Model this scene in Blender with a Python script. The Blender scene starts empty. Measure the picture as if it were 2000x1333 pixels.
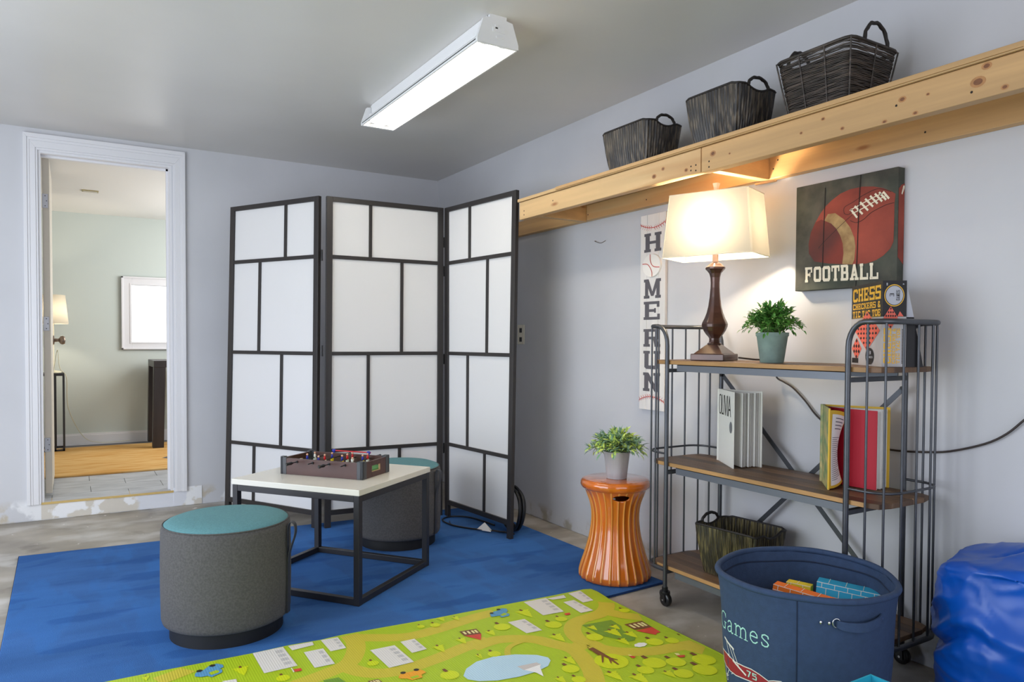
import bpy, bmesh, math, random
from mathutils import Vector, Matrix, noise as mnoise
random.seed(7)
PI = math.pi
sc = bpy.context.scene
col = sc.collection
# ------------------------------------------------------------------ camera
cam_d = bpy.data.cameras.new('camera'); cam = bpy.data.objects.new('camera', cam_d); col.objects.link(cam)
F_PX = 1425.18; YAW, PITCH, ROLL, CAM_H = 0.55034, 0.02534, 0.00519, 1.03635
cam_d.sensor_width = 36.0; cam_d.lens = F_PX/2000*36.0
cam_d.shift_x = -0.00593; cam_d.shift_y = 0.01857
cam_d.clip_start = 0.02; cam_d.clip_end = 60
_f = Vector((math.sin(YAW)*math.cos(PITCH), math.cos(YAW)*math.cos(PITCH), -math.sin(PITCH)))
_r = Vector((math.cos(YAW), -math.sin(YAW), 0)); _u = _r.cross(_f)
_r2 = math.cos(ROLL)*_r + math.sin(ROLL)*_u; _u2 = -math.sin(ROLL)*_r + math.cos(ROLL)*_u
mw = Matrix((( _r2.x, _u2.x, -_f.x, 0), (_r2.y, _u2.y, -_f.y, 0), (_r2.z, _u2.z, -_f.z, CAM_H), (0,0,0,1)))
cam.matrix_world = mw
sc.camera = cam
# ------------------------------------------------------------------ world, exposure, daylight, fill lights
w = bpy.data.worlds.new('world'); sc.world = w; w.use_nodes = True
w.node_tree.nodes['Background'].inputs[0].default_value = (0.62, 0.76, 1.0, 1)
w.node_tree.nodes['Background'].inputs[1].default_value = 1.0
vs = sc.view_settings
vs.view_transform = 'Standard'; vs.look = 'None'; vs.gamma = 1.0; vs.use_curve_mapping = False
vs.exposure = -0.12
def area(name, loc, target, sx, sy, power, color, spread=PI):
    l = bpy.data.lights.new(name, 'AREA'); l.shape = 'RECTANGLE'; l.size = sx; l.size_y = sy
    l.energy = power; l.color = color; l.spread = spread
    o = bpy.data.objects.new(name, l); col.objects.link(o); o.location = loc
    d = Vector(target)-Vector(loc); o.rotation_euler = d.to_track_quat('-Z', 'Y').to_euler()
    return o
# daylight entering through the open garage door (left); added soft fill light behind the camera
area('daylight_left', (-1.68, 2.3, 1.05), (0.9, 2.8, 0.5), 2.9, 1.9, 78, (0.87, 0.93, 1.0))
area('fill_behind', (0.5, -1.15, 1.15), (1.2, 3.0, 1.1), 2.6, 1.9, 27, (1.0, 0.98, 0.97))
# next room: unseen area light added to brighten it
area('fill_next_room', (1.75, 6.3, 1.5), (0.0, 6.6, 1.1), 1.2, 1.0, 36, (0.98, 0.99, 1.0))

# ------------------------------------------------------------------ materials
def lin(c):
    return tuple(((x/255)/12.92 if x/255 <= 0.04045 else (((x/255)+0.055)/1.055)**2.4) for x in c)
def M(name, c, rough=0.6, metal=0.0, var=0.0, vs_=8.0, stretch=(1,1,1), bump=0.0, bs=60.0, c2=None, detail=4.0,
      emit=None, coat=0.0, sheen=0.0, trans=0.0, ramp=(0.35,0.65), bstretch=None, spec=0.5, tcol=None):
    m = bpy.data.materials.new(name); m.use_nodes = True
    nt = m.node_tree; n = nt.nodes; L = nt.links; b = n['Principled BSDF']
    lc = lin(c)
    b.inputs['Base Color'].default_value = (*lc, 1); b.inputs['Roughness'].default_value = rough
    b.inputs['Metallic'].default_value = metal; b.inputs['Coat Weight'].default_value = coat
    b.inputs['Coat Roughness'].default_value = 0.06; b.inputs['Sheen Weight'].default_value = sheen
    b.inputs['Specular IOR Level'].default_value = spec
    if emit:
        b.inputs['Emission Color'].default_value = (*lin(emit[0]), 1); b.inputs['Emission Strength'].default_value = emit[1]
    if var or c2 or bump:
        tc = n.new('ShaderNodeTexCoord')
    if var or c2:
        mp = n.new('ShaderNodeMapping'); mp.inputs['Scale'].default_value = stretch
        nz = n.new('ShaderNodeTexNoise'); nz.inputs['Scale'].default_value = vs_; nz.inputs['Detail'].default_value = detail
        cr = n.new('ShaderNodeValToRGB'); cr.color_ramp.elements[0].position = ramp[0]; cr.color_ramp.elements[1].position = ramp[1]
        a = lc if c2 else tuple(min(1, x*(1-var)) for x in lc); d = lin(c2) if c2 else tuple(min(1, x*(1+var)) for x in lc)
        cr.color_ramp.elements[0].color = (*a, 1); cr.color_ramp.elements[1].color = (*d, 1)
        L.new(tc.outputs['Object'], mp.inputs[0]); L.new(mp.outputs[0], nz.inputs[0]); L.new(nz.outputs[0], cr.inputs[0])
        L.new(cr.outputs[0], b.inputs['Base Color'])
    if bump:
        nb = n.new('ShaderNodeTexNoise'); nb.inputs['Scale'].default_value = bs; nb.inputs['Detail'].default_value = 3
        bp = n.new('ShaderNodeBump'); bp.inputs['Strength'].default_value = bump; bp.inputs['Distance'].default_value = 0.004
        if bstretch:
            m2 = n.new('ShaderNodeMapping'); m2.inputs['Scale'].default_value = bstretch
            L.new(tc.outputs['Object'], m2.inputs[0]); L.new(m2.outputs[0], nb.inputs[0])
        else:
            L.new(tc.outputs['Object'], nb.inputs[0])
        L.new(nb.outputs[0], bp.inputs['Height']); L.new(bp.outputs[0], b.inputs['Normal'])
    if trans:
        tr = n.new('ShaderNodeBsdfTranslucent'); tr.inputs[0].default_value = (*(lin(tcol) if tcol else lc), 1)
        mx = n.new('ShaderNodeMixShader'); mx.inputs[0].default_value = trans
        out = n['Material Output']; L.new(b.outputs[0], mx.inputs[1]); L.new(tr.outputs[0], mx.inputs[2]); L.new(mx.outputs[0], out.inputs[0])
    return m
def add_layer(m, c, kind='noise', scale=5, stretch=(1,1,1), lo=0.5, hi=0.55, fac=1.0, zband=None, offset=(0,0,0)):
    """mix colour c over the base colour where a procedural mask is high; zband=(z0,z1) limits it to low heights"""
    nt = m.node_tree; n = nt.nodes; L = nt.links; b = n['Principled BSDF']
    tc = n.new('ShaderNodeTexCoord'); mp = n.new('ShaderNodeMapping'); mp.inputs['Scale'].default_value = stretch; mp.inputs['Location'].default_value = offset
    L.new(tc.outputs['Object'], mp.inputs[0])
    if kind == 'noise':
        t = n.new('ShaderNodeTexNoise'); t.inputs['Detail'].default_value = 5; t.inputs['Scale'].default_value = scale; o = t.outputs[0]
    elif kind == 'voronoi':
        t = n.new('ShaderNodeTexVoronoi'); t.inputs['Scale'].default_value = scale; o = t.outputs['Distance']
    else:
        t = n.new('ShaderNodeTexWave'); t.inputs['Scale'].default_value = scale; t.inputs['Distortion'].default_value = 3; o = t.outputs[1]
    L.new(mp.outputs[0], t.inputs[0])
    mr = n.new('ShaderNodeMapRange'); mr.inputs[1].default_value = lo; mr.inputs[2].default_value = hi; mr.inputs[4].default_value = fac
    L.new(o, mr.inputs[0]); res = mr.outputs[0]
    if zband:
        sx = n.new('ShaderNodeSeparateXYZ'); L.new(tc.outputs['Object'], sx.inputs[0])
        m2 = n.new('ShaderNodeMapRange'); m2.inputs[1].default_value = zband[0]; m2.inputs[2].default_value = zband[1]; m2.inputs[3].default_value = 1; m2.inputs[4].default_value = 0
        L.new(sx.outputs[2], m2.inputs[0]); mu = n.new('ShaderNodeMath'); mu.operation = 'MULTIPLY'
        L.new(res, mu.inputs[0]); L.new(m2.outputs[0], mu.inputs[1]); res = mu.outputs[0]
    mix = n.new('ShaderNodeMix'); mix.data_type = 'RGBA'
    old = b.inputs['Base Color'].links[0].from_socket if b.inputs['Base Color'].links else None
    if old: L.new(old, mix.inputs[6])
    else: mix.inputs[6].default_value = b.inputs['Base Color'].default_value
    mix.inputs[7].default_value = (*lin(c), 1); L.new(res, mix.inputs[0]); L.new(mix.outputs[2], b.inputs['Base Color'])
    return m

m_wall = M('wall_paint', (206,206,210), 0.62, var=0.03, vs_=2.5, bump=0.05, bs=45)
add_layer(m_wall, (196,186,170), scale=7, lo=0.5, hi=0.56, zband=(0.07,0.13))
add_layer(m_wall, (236,236,238), scale=5, lo=0.54, hi=0.58, zband=(0.09,0.13), offset=(3,1,2))
m_wallr = M('wall_paint_right', (200,200,204), 0.6, var=0.03, vs_=2.2, bump=0.05, bs=45)
add_layer(m_wallr, (150,138,112), scale=9, lo=0.52, hi=0.62, fac=0.7, zband=(0.05,0.10))
m_patch = M('bare_plaster_patch', (214,207,196), 0.8, bump=0.2, bs=60)
add_layer(m_patch, (240,240,242), scale=6.5, lo=0.52, hi=0.55)
add_layer(m_patch, (222,224,232), scale=3.0, lo=0.56, hi=0.59, offset=(5,0,1))
m_ceil = M('ceiling_paint', (212,209,205), 0.34, var=0.03, vs_=1.5, bump=0.02, bs=30)
m_green = M('pale_green_paint', (205,213,208), 0.65)
m_ceil2 = M('next_room_ceiling', (238,237,234), 0.7)
m_trim = M('white_trim_paint', (232,231,234), 0.42)
m_door = M('door_paint', (214,205,190), 0.5)
m_conc = M('concrete', (158,150,138), 0.5, var=0.2, vs_=3.5, bump=0.25, bs=25, detail=8)
add_layer(m_conc, (206,203,198), scale=2.6, stretch=(1,1.5,1), lo=0.48, hi=0.66, fac=0.8)
add_layer(m_conc, (84,77,68), scale=4.0, lo=0.60, hi=0.72, fac=0.6, offset=(4,2,0))
add_layer(m_conc, (232,230,226), scale=16, lo=0.68, hi=0.71, fac=0.9, offset=(1,7,0))
m_tile = M('grey_floor_tile', (176,178,182), 0.4, var=0.15, vs_=7, stretch=(1,3,1))
m_black = M('black_metal', (38,37,40), 0.42, bump=0.04, bs=200)
m_blackp = M('black_plastic', (22,22,24), 0.4)
m_screenw = M('dark_lacquered_wood', (44,40,39), 0.4, bump=0.08, bs=30, bstretch=(6,6,1))
m_paper = M('screen_panel', (234,232,231), 0.55, trans=0.10)
m_steel = M('grey_steel', (84,86,91), 0.36, metal=0.7, var=0.1, vs_=20)
m_steelb = M('grey_steel_flat', (118,122,130), 0.4, metal=0.6)
m_chrome = M('chrome', (210,210,212), 0.18, metal=1.0)
m_rubber = M('caster_rubber', (24,24,25), 0.3)
m_teal = M('teal_felt', (92,140,146), 0.95, var=0.07, vs_=140, bump=0.35, bs=320)
m_grey = M('grey_felt', (84,82,82), 0.95, var=0.16, vs_=170, bump=0.35, bs=320, detail=2)
m_leather = M('dark_leather', (58,58,62), 0.45, bump=0.1, bs=120)
m_whitetop = M('cream_laminate', (222,218,206), 0.28)
m_rug = M('blue_rug_pile', (62,104,164), 0.95, var=0.16, vs_=2.2, stretch=(1,3.2,1), bump=0.5, bs=420, spec=0.1, ramp=(0.3,0.7))
add_layer(m_rug, (62,116,186), scale=2.1, stretch=(2.6,0.8,1), lo=0.5, hi=0.56, fac=0.45, offset=(2,1,0))
add_layer(m_rug, (32,76,140), scale=3.0, stretch=(0.8,2.4,1), lo=0.55, hi=0.6, fac=0.4, offset=(7,3,0))
m_rugedge = M('rug_binding', (24,66,132), 0.9, bump=0.3, bs=300)
m_orug = M('orange_rug_pile', (202,150,82), 0.95, c2=(218,178,118), vs_=5, stretch=(1,5,1), spec=0.1, bump=0.4, bs=300)
m_pine = M('pine_board', (208,174,126), 0.5, var=0.13, vs_=7, stretch=(1,0.12,3), bump=0.06, bs=20, bstretch=(2,0.3,6), ramp=(0.3,0.7))
add_layer(m_pine, (150,92,48), 'voronoi', scale=3.2, stretch=(1,0.8,2.6), lo=0.10, hi=0.03, fac=0.85)
add_layer(m_pine, (182,122,64), 'wave', scale=3.0, stretch=(1,0.25,5), lo=0.70, hi=0.98, fac=0.42)
m_pine2 = M('pine_board_darker', (196,156,106), 0.5, var=0.15, vs_=7, stretch=(1,0.12,3), bump=0.06, bs=20, bstretch=(2,0.3,6))
add_layer(m_pine2, (140,84,42), 'voronoi', scale=3.4, stretch=(1,0.8,2.6), lo=0.09, hi=0.03, fac=0.8)
m_wick = M('dark_woven_strands', (38,34,33), 0.42, c2=(112,100,84), vs_=120, stretch=(1,1,0.06), ramp=(0.46,0.70), bump=0.15, bs=100)
m_wick2 = M('dark_woven_strands_fine', (46,40,36), 0.5, c2=(90,78,70), vs_=110, stretch=(0.1,0.1,1), ramp=(0.45,0.7), bump=0.15, bs=100)
m_wick3 = M('olive_woven_strands', (40,34,22), 0.42, c2=(118,106,66), vs_=120, stretch=(1,1,0.06), ramp=(0.46,0.70), bump=0.15, bs=100)
m_wickin = M('basket_inside', (34,28,26), 0.6)
m_shelf = [M('dark_stained_plank_%s' % t, c, 0.5, var=0.22, vs_=9, stretch=(3,0.16,1), bump=0.1, bs=30, bstretch=(6,0.4,1), detail=6) for t, c in
           (('one', (112,84,60)), ('two', (98,73,53)), ('three', (122,92,66)), ('four', (90,68,52)))]
m_shedge = M('plank_edge', (176,134,84), 0.5, var=0.2, vs_=12, stretch=(3,0.3,1))
m_lampb = M('bronze_lamp_body', (74,48,40), 0.3, metal=0.35, var=0.2, vs_=12, coat=0.4)
m_shade = M('linen_lampshade', (216,210,196), 0.85, trans=0.5, tcol=(108,104,94), bump=0.05, bs=300)
m_trimshade = M('shade_binding', (235,228,208), 0.8)
m_finial = M('finial_stone', (150,120,108), 0.4)
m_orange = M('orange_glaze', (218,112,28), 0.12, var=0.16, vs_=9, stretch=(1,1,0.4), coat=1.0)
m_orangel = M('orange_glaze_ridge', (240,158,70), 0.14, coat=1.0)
m_galv = M('whitewashed_galvanised_metal', (186,184,188), 0.6, var=0.1, vs_=30, stretch=(1,1,0.15), metal=0.2)
m_pot2 = M('verdigris_cement_pot', (128,150,142), 0.8, var=0.12, vs_=22, bump=0.2, bs=60)
m_leafa = M('leaf_blue_green', (138,172,140), 0.6, var=0.2, vs_=9)
m_leafb = M('leaf_lime', (202,222,118), 0.55, var=0.15, vs_=9)
m_leafc = M('leaf_dark_green', (62,116,50), 0.45, c2=(96,152,62), vs_=14)
m_stem = M('plant_stem', (96,120,62), 0.6)
m_soil = M('plant_soil', (58,50,40), 0.9)
m_bin = M('navy_canvas', (46,66,98), 0.85, var=0.08, vs_=60, bump=0.2, bs=260)
m_binseam = M('navy_seam', (26,40,66), 0.85)
m_mint = M('mint_embroidery', (170,224,212), 0.5)
m_thread = M('white_embroidery', (224,222,216), 0.6)
m_redt = M('red_embroidery', (150,26,44), 0.6, bump=0.2, bs=300)
m_bag = M('blue_nylon', (2,78,176), 0.34, var=0.08, vs_=6, bump=0.06, bs=30)
m_cyan = M('turquoise_card', (44,170,198), 0.45)
m_bor = M('orange_block_print', (240,120,36), 0.5); m_byl = M('yellow_block_print', (236,206,50), 0.5); m_bbl = M('sky_blue_block_print', (52,172,216), 0.5)
m_line = M('block_white_line', (240,236,228), 0.6)
m_cord = M('brown_cord', (52,42,38), 0.4)
m_whitepl = M('white_enamel', (236,236,236), 0.35)
m_tube = M('fluorescent_tube', (255,255,255), 0.4, emit=((255,246,228), 17.0))
m_bulb = M('lamp_bulb', (255,240,210), 0.4, emit=((255,236,204), 430.0))
m_window = M('bright_window_glass', (255,255,255), 0.2, emit=((250,252,255), 1.35))
m_sign = M('whitewashed_sign_board', (226,221,217), 0.6, var=0.05, vs_=10, stretch=(1,2,0.2))
m_signg = M('sign_groove', (168,160,156), 0.8)
m_letter = M('dark_grey_letter', (92,88,94), 0.6)
m_stitch = M('red_stitch', (196,64,56), 0.6)
m_ballw = M('baseball_white', (238,234,228), 0.6)
m_canvas = M('dark_canvas_print', (56,56,50), 0.75, c2=(84,82,72), vs_=14, bump=0.1, bs=200)
add_layer(m_canvas, (58,72,58), scale=3, lo=0.45, hi=0.65, fac=0.5)
m_ball = M('football_print', (120,46,34), 0.7, c2=(164,72,54), vs_=5, bump=0.1, bs=200)
m_balld = M('football_print_dark', (84,38,34), 0.7, c2=(124,46,34), vs_=6)
m_stripe = M('football_stripe_print', (176,146,98), 0.7, c2=(140,108,68), vs_=26)
m_ink = M('black_ink', (34,28,26), 0.8)
m_cream = M('worn_cream_print', (232,222,198), 0.7, c2=(196,182,156), vs_=60, ramp=(0.6,0.8))
m_card = M('black_card', (30,28,32), 0.5, spec=0.3); m_cardg = M('grey_card', (176,172,174), 0.4)
m_yel = M('yellow_print', (232,178,44), 0.5); m_coral = M('coral_print', (224,96,76), 0.5); m_silver = M('silver_print', (168,170,180), 0.4)
m_pages = M('white_pages', (236,234,230), 0.7); m_cover = M('white_cover', (232,230,222), 0.4)
m_red = M('red_endpaper', (176,10,40), 0.6); m_ycov = M('yellow_cover', (226,184,58), 0.5)
m_mott = M('illustrated_cover', (196,178,120), 0.5, c2=(110,140,96), vs_=26); m_text = M('grey_print', (104,100,112), 0.7)
m_mahog = M('mahogany_veneer', (76,46,40), 0.4, var=0.1, vs_=9); m_corner = M('grey_corner_plastic', (66,68,72), 0.4)
m_field = M('green_field', (96,158,92), 0.6); m_mdf = M('raw_edge', (196,166,120), 0.7)
m_blu = M('blue_plastic', (34,48,160), 0.4); m_redp = M('red_plastic', (206,30,38), 0.35); m_wht = M('white_plastic', (236,234,226), 0.4)
m_skin = M('figure_skin_plastic', (222,168,140), 0.5); m_yelp = M('yellow_plastic', (240,206,40), 0.4)
m_dkwood = M('dark_desk_wood', (42,35,35), 0.4, var=0.2, vs_=6, stretch=(4,4,0.5))
m_brass = M('brushed_bronze', (134,118,104), 0.35, metal=0.8); m_hinge = M('satin_hinge', (182,182,188), 0.4, metal=0.5)
m_crack = M('dark_gap', (40,34,30), 0.9)
# play mat
m_mat = M('play_mat_green', (174,200,30), 0.45)
def ribs(m):
    nt = m.node_tree; n = nt.nodes; L = nt.links; b = n['Principled BSDF']
    tc = n.new('ShaderNodeTexCoord'); wv = n.new('ShaderNodeTexWave'); wv.bands_direction = 'X'; wv.inputs['Scale'].default_value = 42
    bp = n.new('ShaderNodeBump'); bp.inputs['Strength'].default_value = 0.2; bp.inputs['Distance'].default_value = 0.0015
    L.new(tc.outputs['Object'], wv.inputs[0]); L.new(wv.outputs[1], bp.inputs['Height']); L.new(bp.outputs[0], b.inputs['Normal'])
    return m
MC = {k: ribs(M('mat_print_'+k, c, 0.45)) for k, c in dict(road=(206,192,58), tree=(210,222,22), dgreen=(112,154,46), lake=(188,220,238), hull=(206,200,198),
      block=(226,222,216), pane=(196,194,192), red=(214,70,50), brown=(120,74,40), cream=(236,228,160), blue=(92,154,196), orange=(244,168,40), black=(44,44,36), cloud=(240,240,238), white=(244,244,244)).items()}
ribs(m_mat); MC['mat'] = m_mat

# ------------------------------------------------------------------ mesh helpers
class MB:
    def __init__(s, T=None):
        s.v = []; s.f = []; s.mi = []; s.sm = []; s.T = T; s.cur = 0
    def add(s, vs, fs, smooth=False):
        o = len(s.v)
        for p in vs:
            p = Vector(p)
            s.v.append(s.T @ p if s.T else p)
        for f in fs:
            s.f.append([i+o for i in f]); s.mi.append(s.cur); s.sm.append(smooth)
        return s
    def box(s, x0, y0, z0, x1, y1, z1):
        vs = [(x0,y0,z0),(x1,y0,z0),(x1,y1,z0),(x0,y1,z0),(x0,y0,z1),(x1,y0,z1),(x1,y1,z1),(x0,y1,z1)]
        return s.add(vs, [(0,3,2,1),(4,5,6,7),(0,1,5,4),(1,2,6,5),(2,3,7,6),(3,0,4,7)])
    def hexa(s, P):
        return s.add(P, [(0,3,2,1),(4,5,6,7),(0,1,5,4),(1,2,6,5),(2,3,7,6),(3,0,4,7)])
    def beam(s, a, b, wx, wz, up=(0,0,1)):
        a, b = Vector(a), Vector(b); d = (b-a).normalized(); u = Vector(up)
        r = d.cross(u); r = r.normalized() if r.length > 1e-6 else Vector((1,0,0)); u = r.cross(d)
        P = []
        for p in (a, b):
            for i, j in ((-1,-1),(1,-1),(1,1),(-1,1)): P.append(p + r*(i*wx/2) + u*(j*wz/2))
        return s.hexa(P)
    def tube(s, pts, r, n=10, closed=False, flat=None):
        pts = [Vector(p) for p in pts]; N = len(pts); vs = []; fs = []
        prev = None
        for i, p in enumerate(pts):
            if closed: t = (pts[(i+1) % N]-pts[i-1])
            else: t = (pts[min(i+1, N-1)]-pts[max(i-1, 0)])
            t = t.normalized()
            if prev is None:
                a = Vector((0,0,1)) if abs(t.z) < 0.9 else Vector((1,0,0)); x = a.cross(t).normalized()
            else:
                x = (prev - t*prev.dot(t)); x = x.normalized() if x.length > 1e-7 else Vector((1,0,0))
            prev = x; y = t.cross(x); rr = r[i] if isinstance(r, (list, tuple)) else r
            for k in range(n):
                a = 2*PI*k/n
                q = p + (x*math.cos(a) + y*math.sin(a)*(flat or 1))*rr
                vs.append(q)
        M_ = N if closed else N-1
        for i in range(M_):
            j = (i+1) % N
            for k in range(n): fs.append((i*n+k, i*n+(k+1) % n, j*n+(k+1) % n, j*n+k))
        s.add(vs, fs, True)
        if not closed: s.add(vs[:n], [tuple(range(n-1,-1,-1))]); s.add(vs[-n:], [tuple(range(n))])
        return s
    def lathe(s, prof, c=(0,0,0), n=32, sq=None, rot=0.0, smooth=True, fr=None, caps=True):
        vs = []; fs = []
        for (r, z) in prof:
            for k in range(n):
                a = 2*PI*k/n + rot; rr = r
                if fr: rr = fr(a, z, r)
                if sq: rr = r/max(abs(math.cos(a-rot-sq)), abs(math.sin(a-rot-sq)))
                vs.append((c[0]+rr*math.cos(a), c[1]+rr*math.sin(a), c[2]+z))
        for i in range(len(prof)-1):
            for k in range(n): fs.append((i*n+k, i*n+(k+1) % n, (i+1)*n+(k+1) % n, (i+1)*n+k))
        s.add(vs, fs, smooth)
        if caps:
            if prof[0][0] > 1e-4: s.add(vs[:n], [tuple(range(n-1,-1,-1))])
            if prof[-1][0] > 1e-4: s.add(vs[-n:], [tuple(range(n))])
        return s
    def prism(s, poly, z0, z1):
        n = len(poly); vs = [(x,y,z0) for x,y in poly]+[(x,y,z1) for x,y in poly]
        fs = [tuple(range(n-1,-1,-1)), tuple(range(n,2*n))]+[(i,(i+1)%n,n+(i+1)%n,n+i) for i in range(n)]
        return s.add(vs, fs)
    def poly(s, pts):
        # printed pieces of one mesh may overlap: keep each a hair apart so none coincide
        P = [Vector(p) for p in pts]; s.k = (getattr(s, 'k', -1)+1) % 11
        n_ = Vector((0,0,0))
        for i in range(len(P)): n_ += P[i].cross(P[(i+1) % len(P)])
        n_.normalize(); return s.add([p + n_*(s.k*1.8e-5) for p in P], [tuple(range(len(P)))])
    def sphere(s, c, r, n=12, m=8, sc_=(1,1,1)):
        prof = [(max(1e-5, r*math.sin(PI*i/m)), -r*math.cos(PI*i/m)) for i in range(m+1)]
        vs = []; fs = []
        for (q, z) in prof:
            for k in range(n): a = 2*PI*k/n; vs.append((c[0]+q*math.cos(a)*sc_[0], c[1]+q*math.sin(a)*sc_[1], c[2]+z*sc_[2]))
        for i in range(m):
            for k in range(n): fs.append((i*n+k, i*n+(k+1)%n, (i+1)*n+(k+1)%n, (i+1)*n+k))
        return s.add(vs, fs, True)
    def build(s, name, mats, parent=None, bevel=0, seg=2, kind=None, label=None):
        me = bpy.data.meshes.new(name)
        inv = None
        if parent is not None:
            r = parent
            while r.parent: r = r.parent
            inv = rootmat(r).inverted()
        me.from_pydata([tuple(inv @ p if inv else p) for p in s.v], [], s.f)
        if not isinstance(mats, (list, tuple)): mats = [mats]
        for m in mats: me.materials.append(m)
        me.polygons.foreach_set('material_index', s.mi); me.polygons.foreach_set('use_smooth', s.sm)
        me.update()
        o = bpy.data.objects.new(name, me); col.objects.link(o)
        if parent is not None: o.parent = parent
        if bevel:
            b = o.modifiers.new('bevel', 'BEVEL'); b.width = bevel; b.segments = seg; b.limit_method = 'ANGLE'; b.angle_limit = 0.6
        if kind: o['kind'] = kind
        if label: o['label'] = label
        return o
def rootmat(r):
    return Matrix.Translation(r.location) @ Matrix.Rotation(r.rotation_euler.z, 4, 'Z')
def thing(name, label, cat, loc=(0,0,0), rz=0.0, group=None, kind=None):
    o = bpy.data.objects.new(name, None); col.objects.link(o); o.location = loc; o.rotation_euler = (0,0,rz)
    o.empty_display_size = 0.05
    if kind: o['kind'] = kind
    else:
        o['label'] = label; o['category'] = cat
    if group: o['group'] = group
    return o
def tag(o, label, cat, group=None):
    o['label'] = label; o['category'] = cat
    if group: o['group'] = group
    return o
def copy_tree(o, parent=None):
    c = o.copy(); col.objects.link(c); c.parent = parent
    for ch in [x for x in bpy.data.objects if x.parent == o]: copy_tree(ch, c)
    return c
def stroke2(pts, wd):
    """2-D polyline -> list of quads (with joint overlap)"""
    out = []
    for i in range(len(pts)-1):
        a = Vector(pts[i]); b = Vector(pts[i+1]); d = b-a
        if d.length < 1e-6: continue
        d.normalize(); nrm = Vector((-d.y, d.x)); w0 = wd[i]/2 if isinstance(wd, (list,tuple)) else wd/2; w1 = wd[i+1]/2 if isinstance(wd, (list,tuple)) else wd/2
        e = 0.35
        out.append([tuple(a-nrm*w0-d*w0*e), tuple(b-nrm*w1+d*w1*e), tuple(b+nrm*w1+d*w1*e), tuple(a+nrm*w0-d*w0*e)])
    return out
def ribbon2(pts, wd, sub=4):
    """smooth 2-D ribbon with mitred joints (Catmull-Rom)"""
    P = [Vector(p) for p in pts]; Q = []
    for i in range(len(P)-1):
        p0 = P[max(i-1,0)]; p1 = P[i]; p2 = P[i+1]; p3 = P[min(i+2,len(P)-1)]
        for k in range(sub):
            t = k/sub; Q.append(0.5*((2*p1)+(-p0+p2)*t+(2*p0-5*p1+4*p2-p3)*t*t+(-p0+3*p1-3*p2+p3)*t**3))
    Q.append(P[-1]); l = []; r = []
    for i, q in enumerate(Q):
        d = (Q[min(i+1,len(Q)-1)]-Q[max(i-1,0)]).normalized(); n = Vector((-d.y,d.x)); l.append(q+n*wd/2); r.append(q-n*wd/2)
    return [[tuple(r[i]),tuple(r[i+1]),tuple(l[i+1]),tuple(l[i])] for i in range(len(Q)-1)]
def smooth3(pts, sub=5):
    P = [Vector(p) for p in pts]; Q = []
    for i in range(len(P)-1):
        p0 = P[max(i-1,0)]; p1 = P[i]; p2 = P[i+1]; p3 = P[min(i+2,len(P)-1)]
        for k in range(sub):
            t = k/sub; Q.append(0.5*((2*p1)+(-p0+p2)*t+(2*p0-5*p1+4*p2-p3)*t*t+(-p0+3*p1-3*p2+p3)*t**3))
    Q.append(P[-1]); return Q
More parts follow.
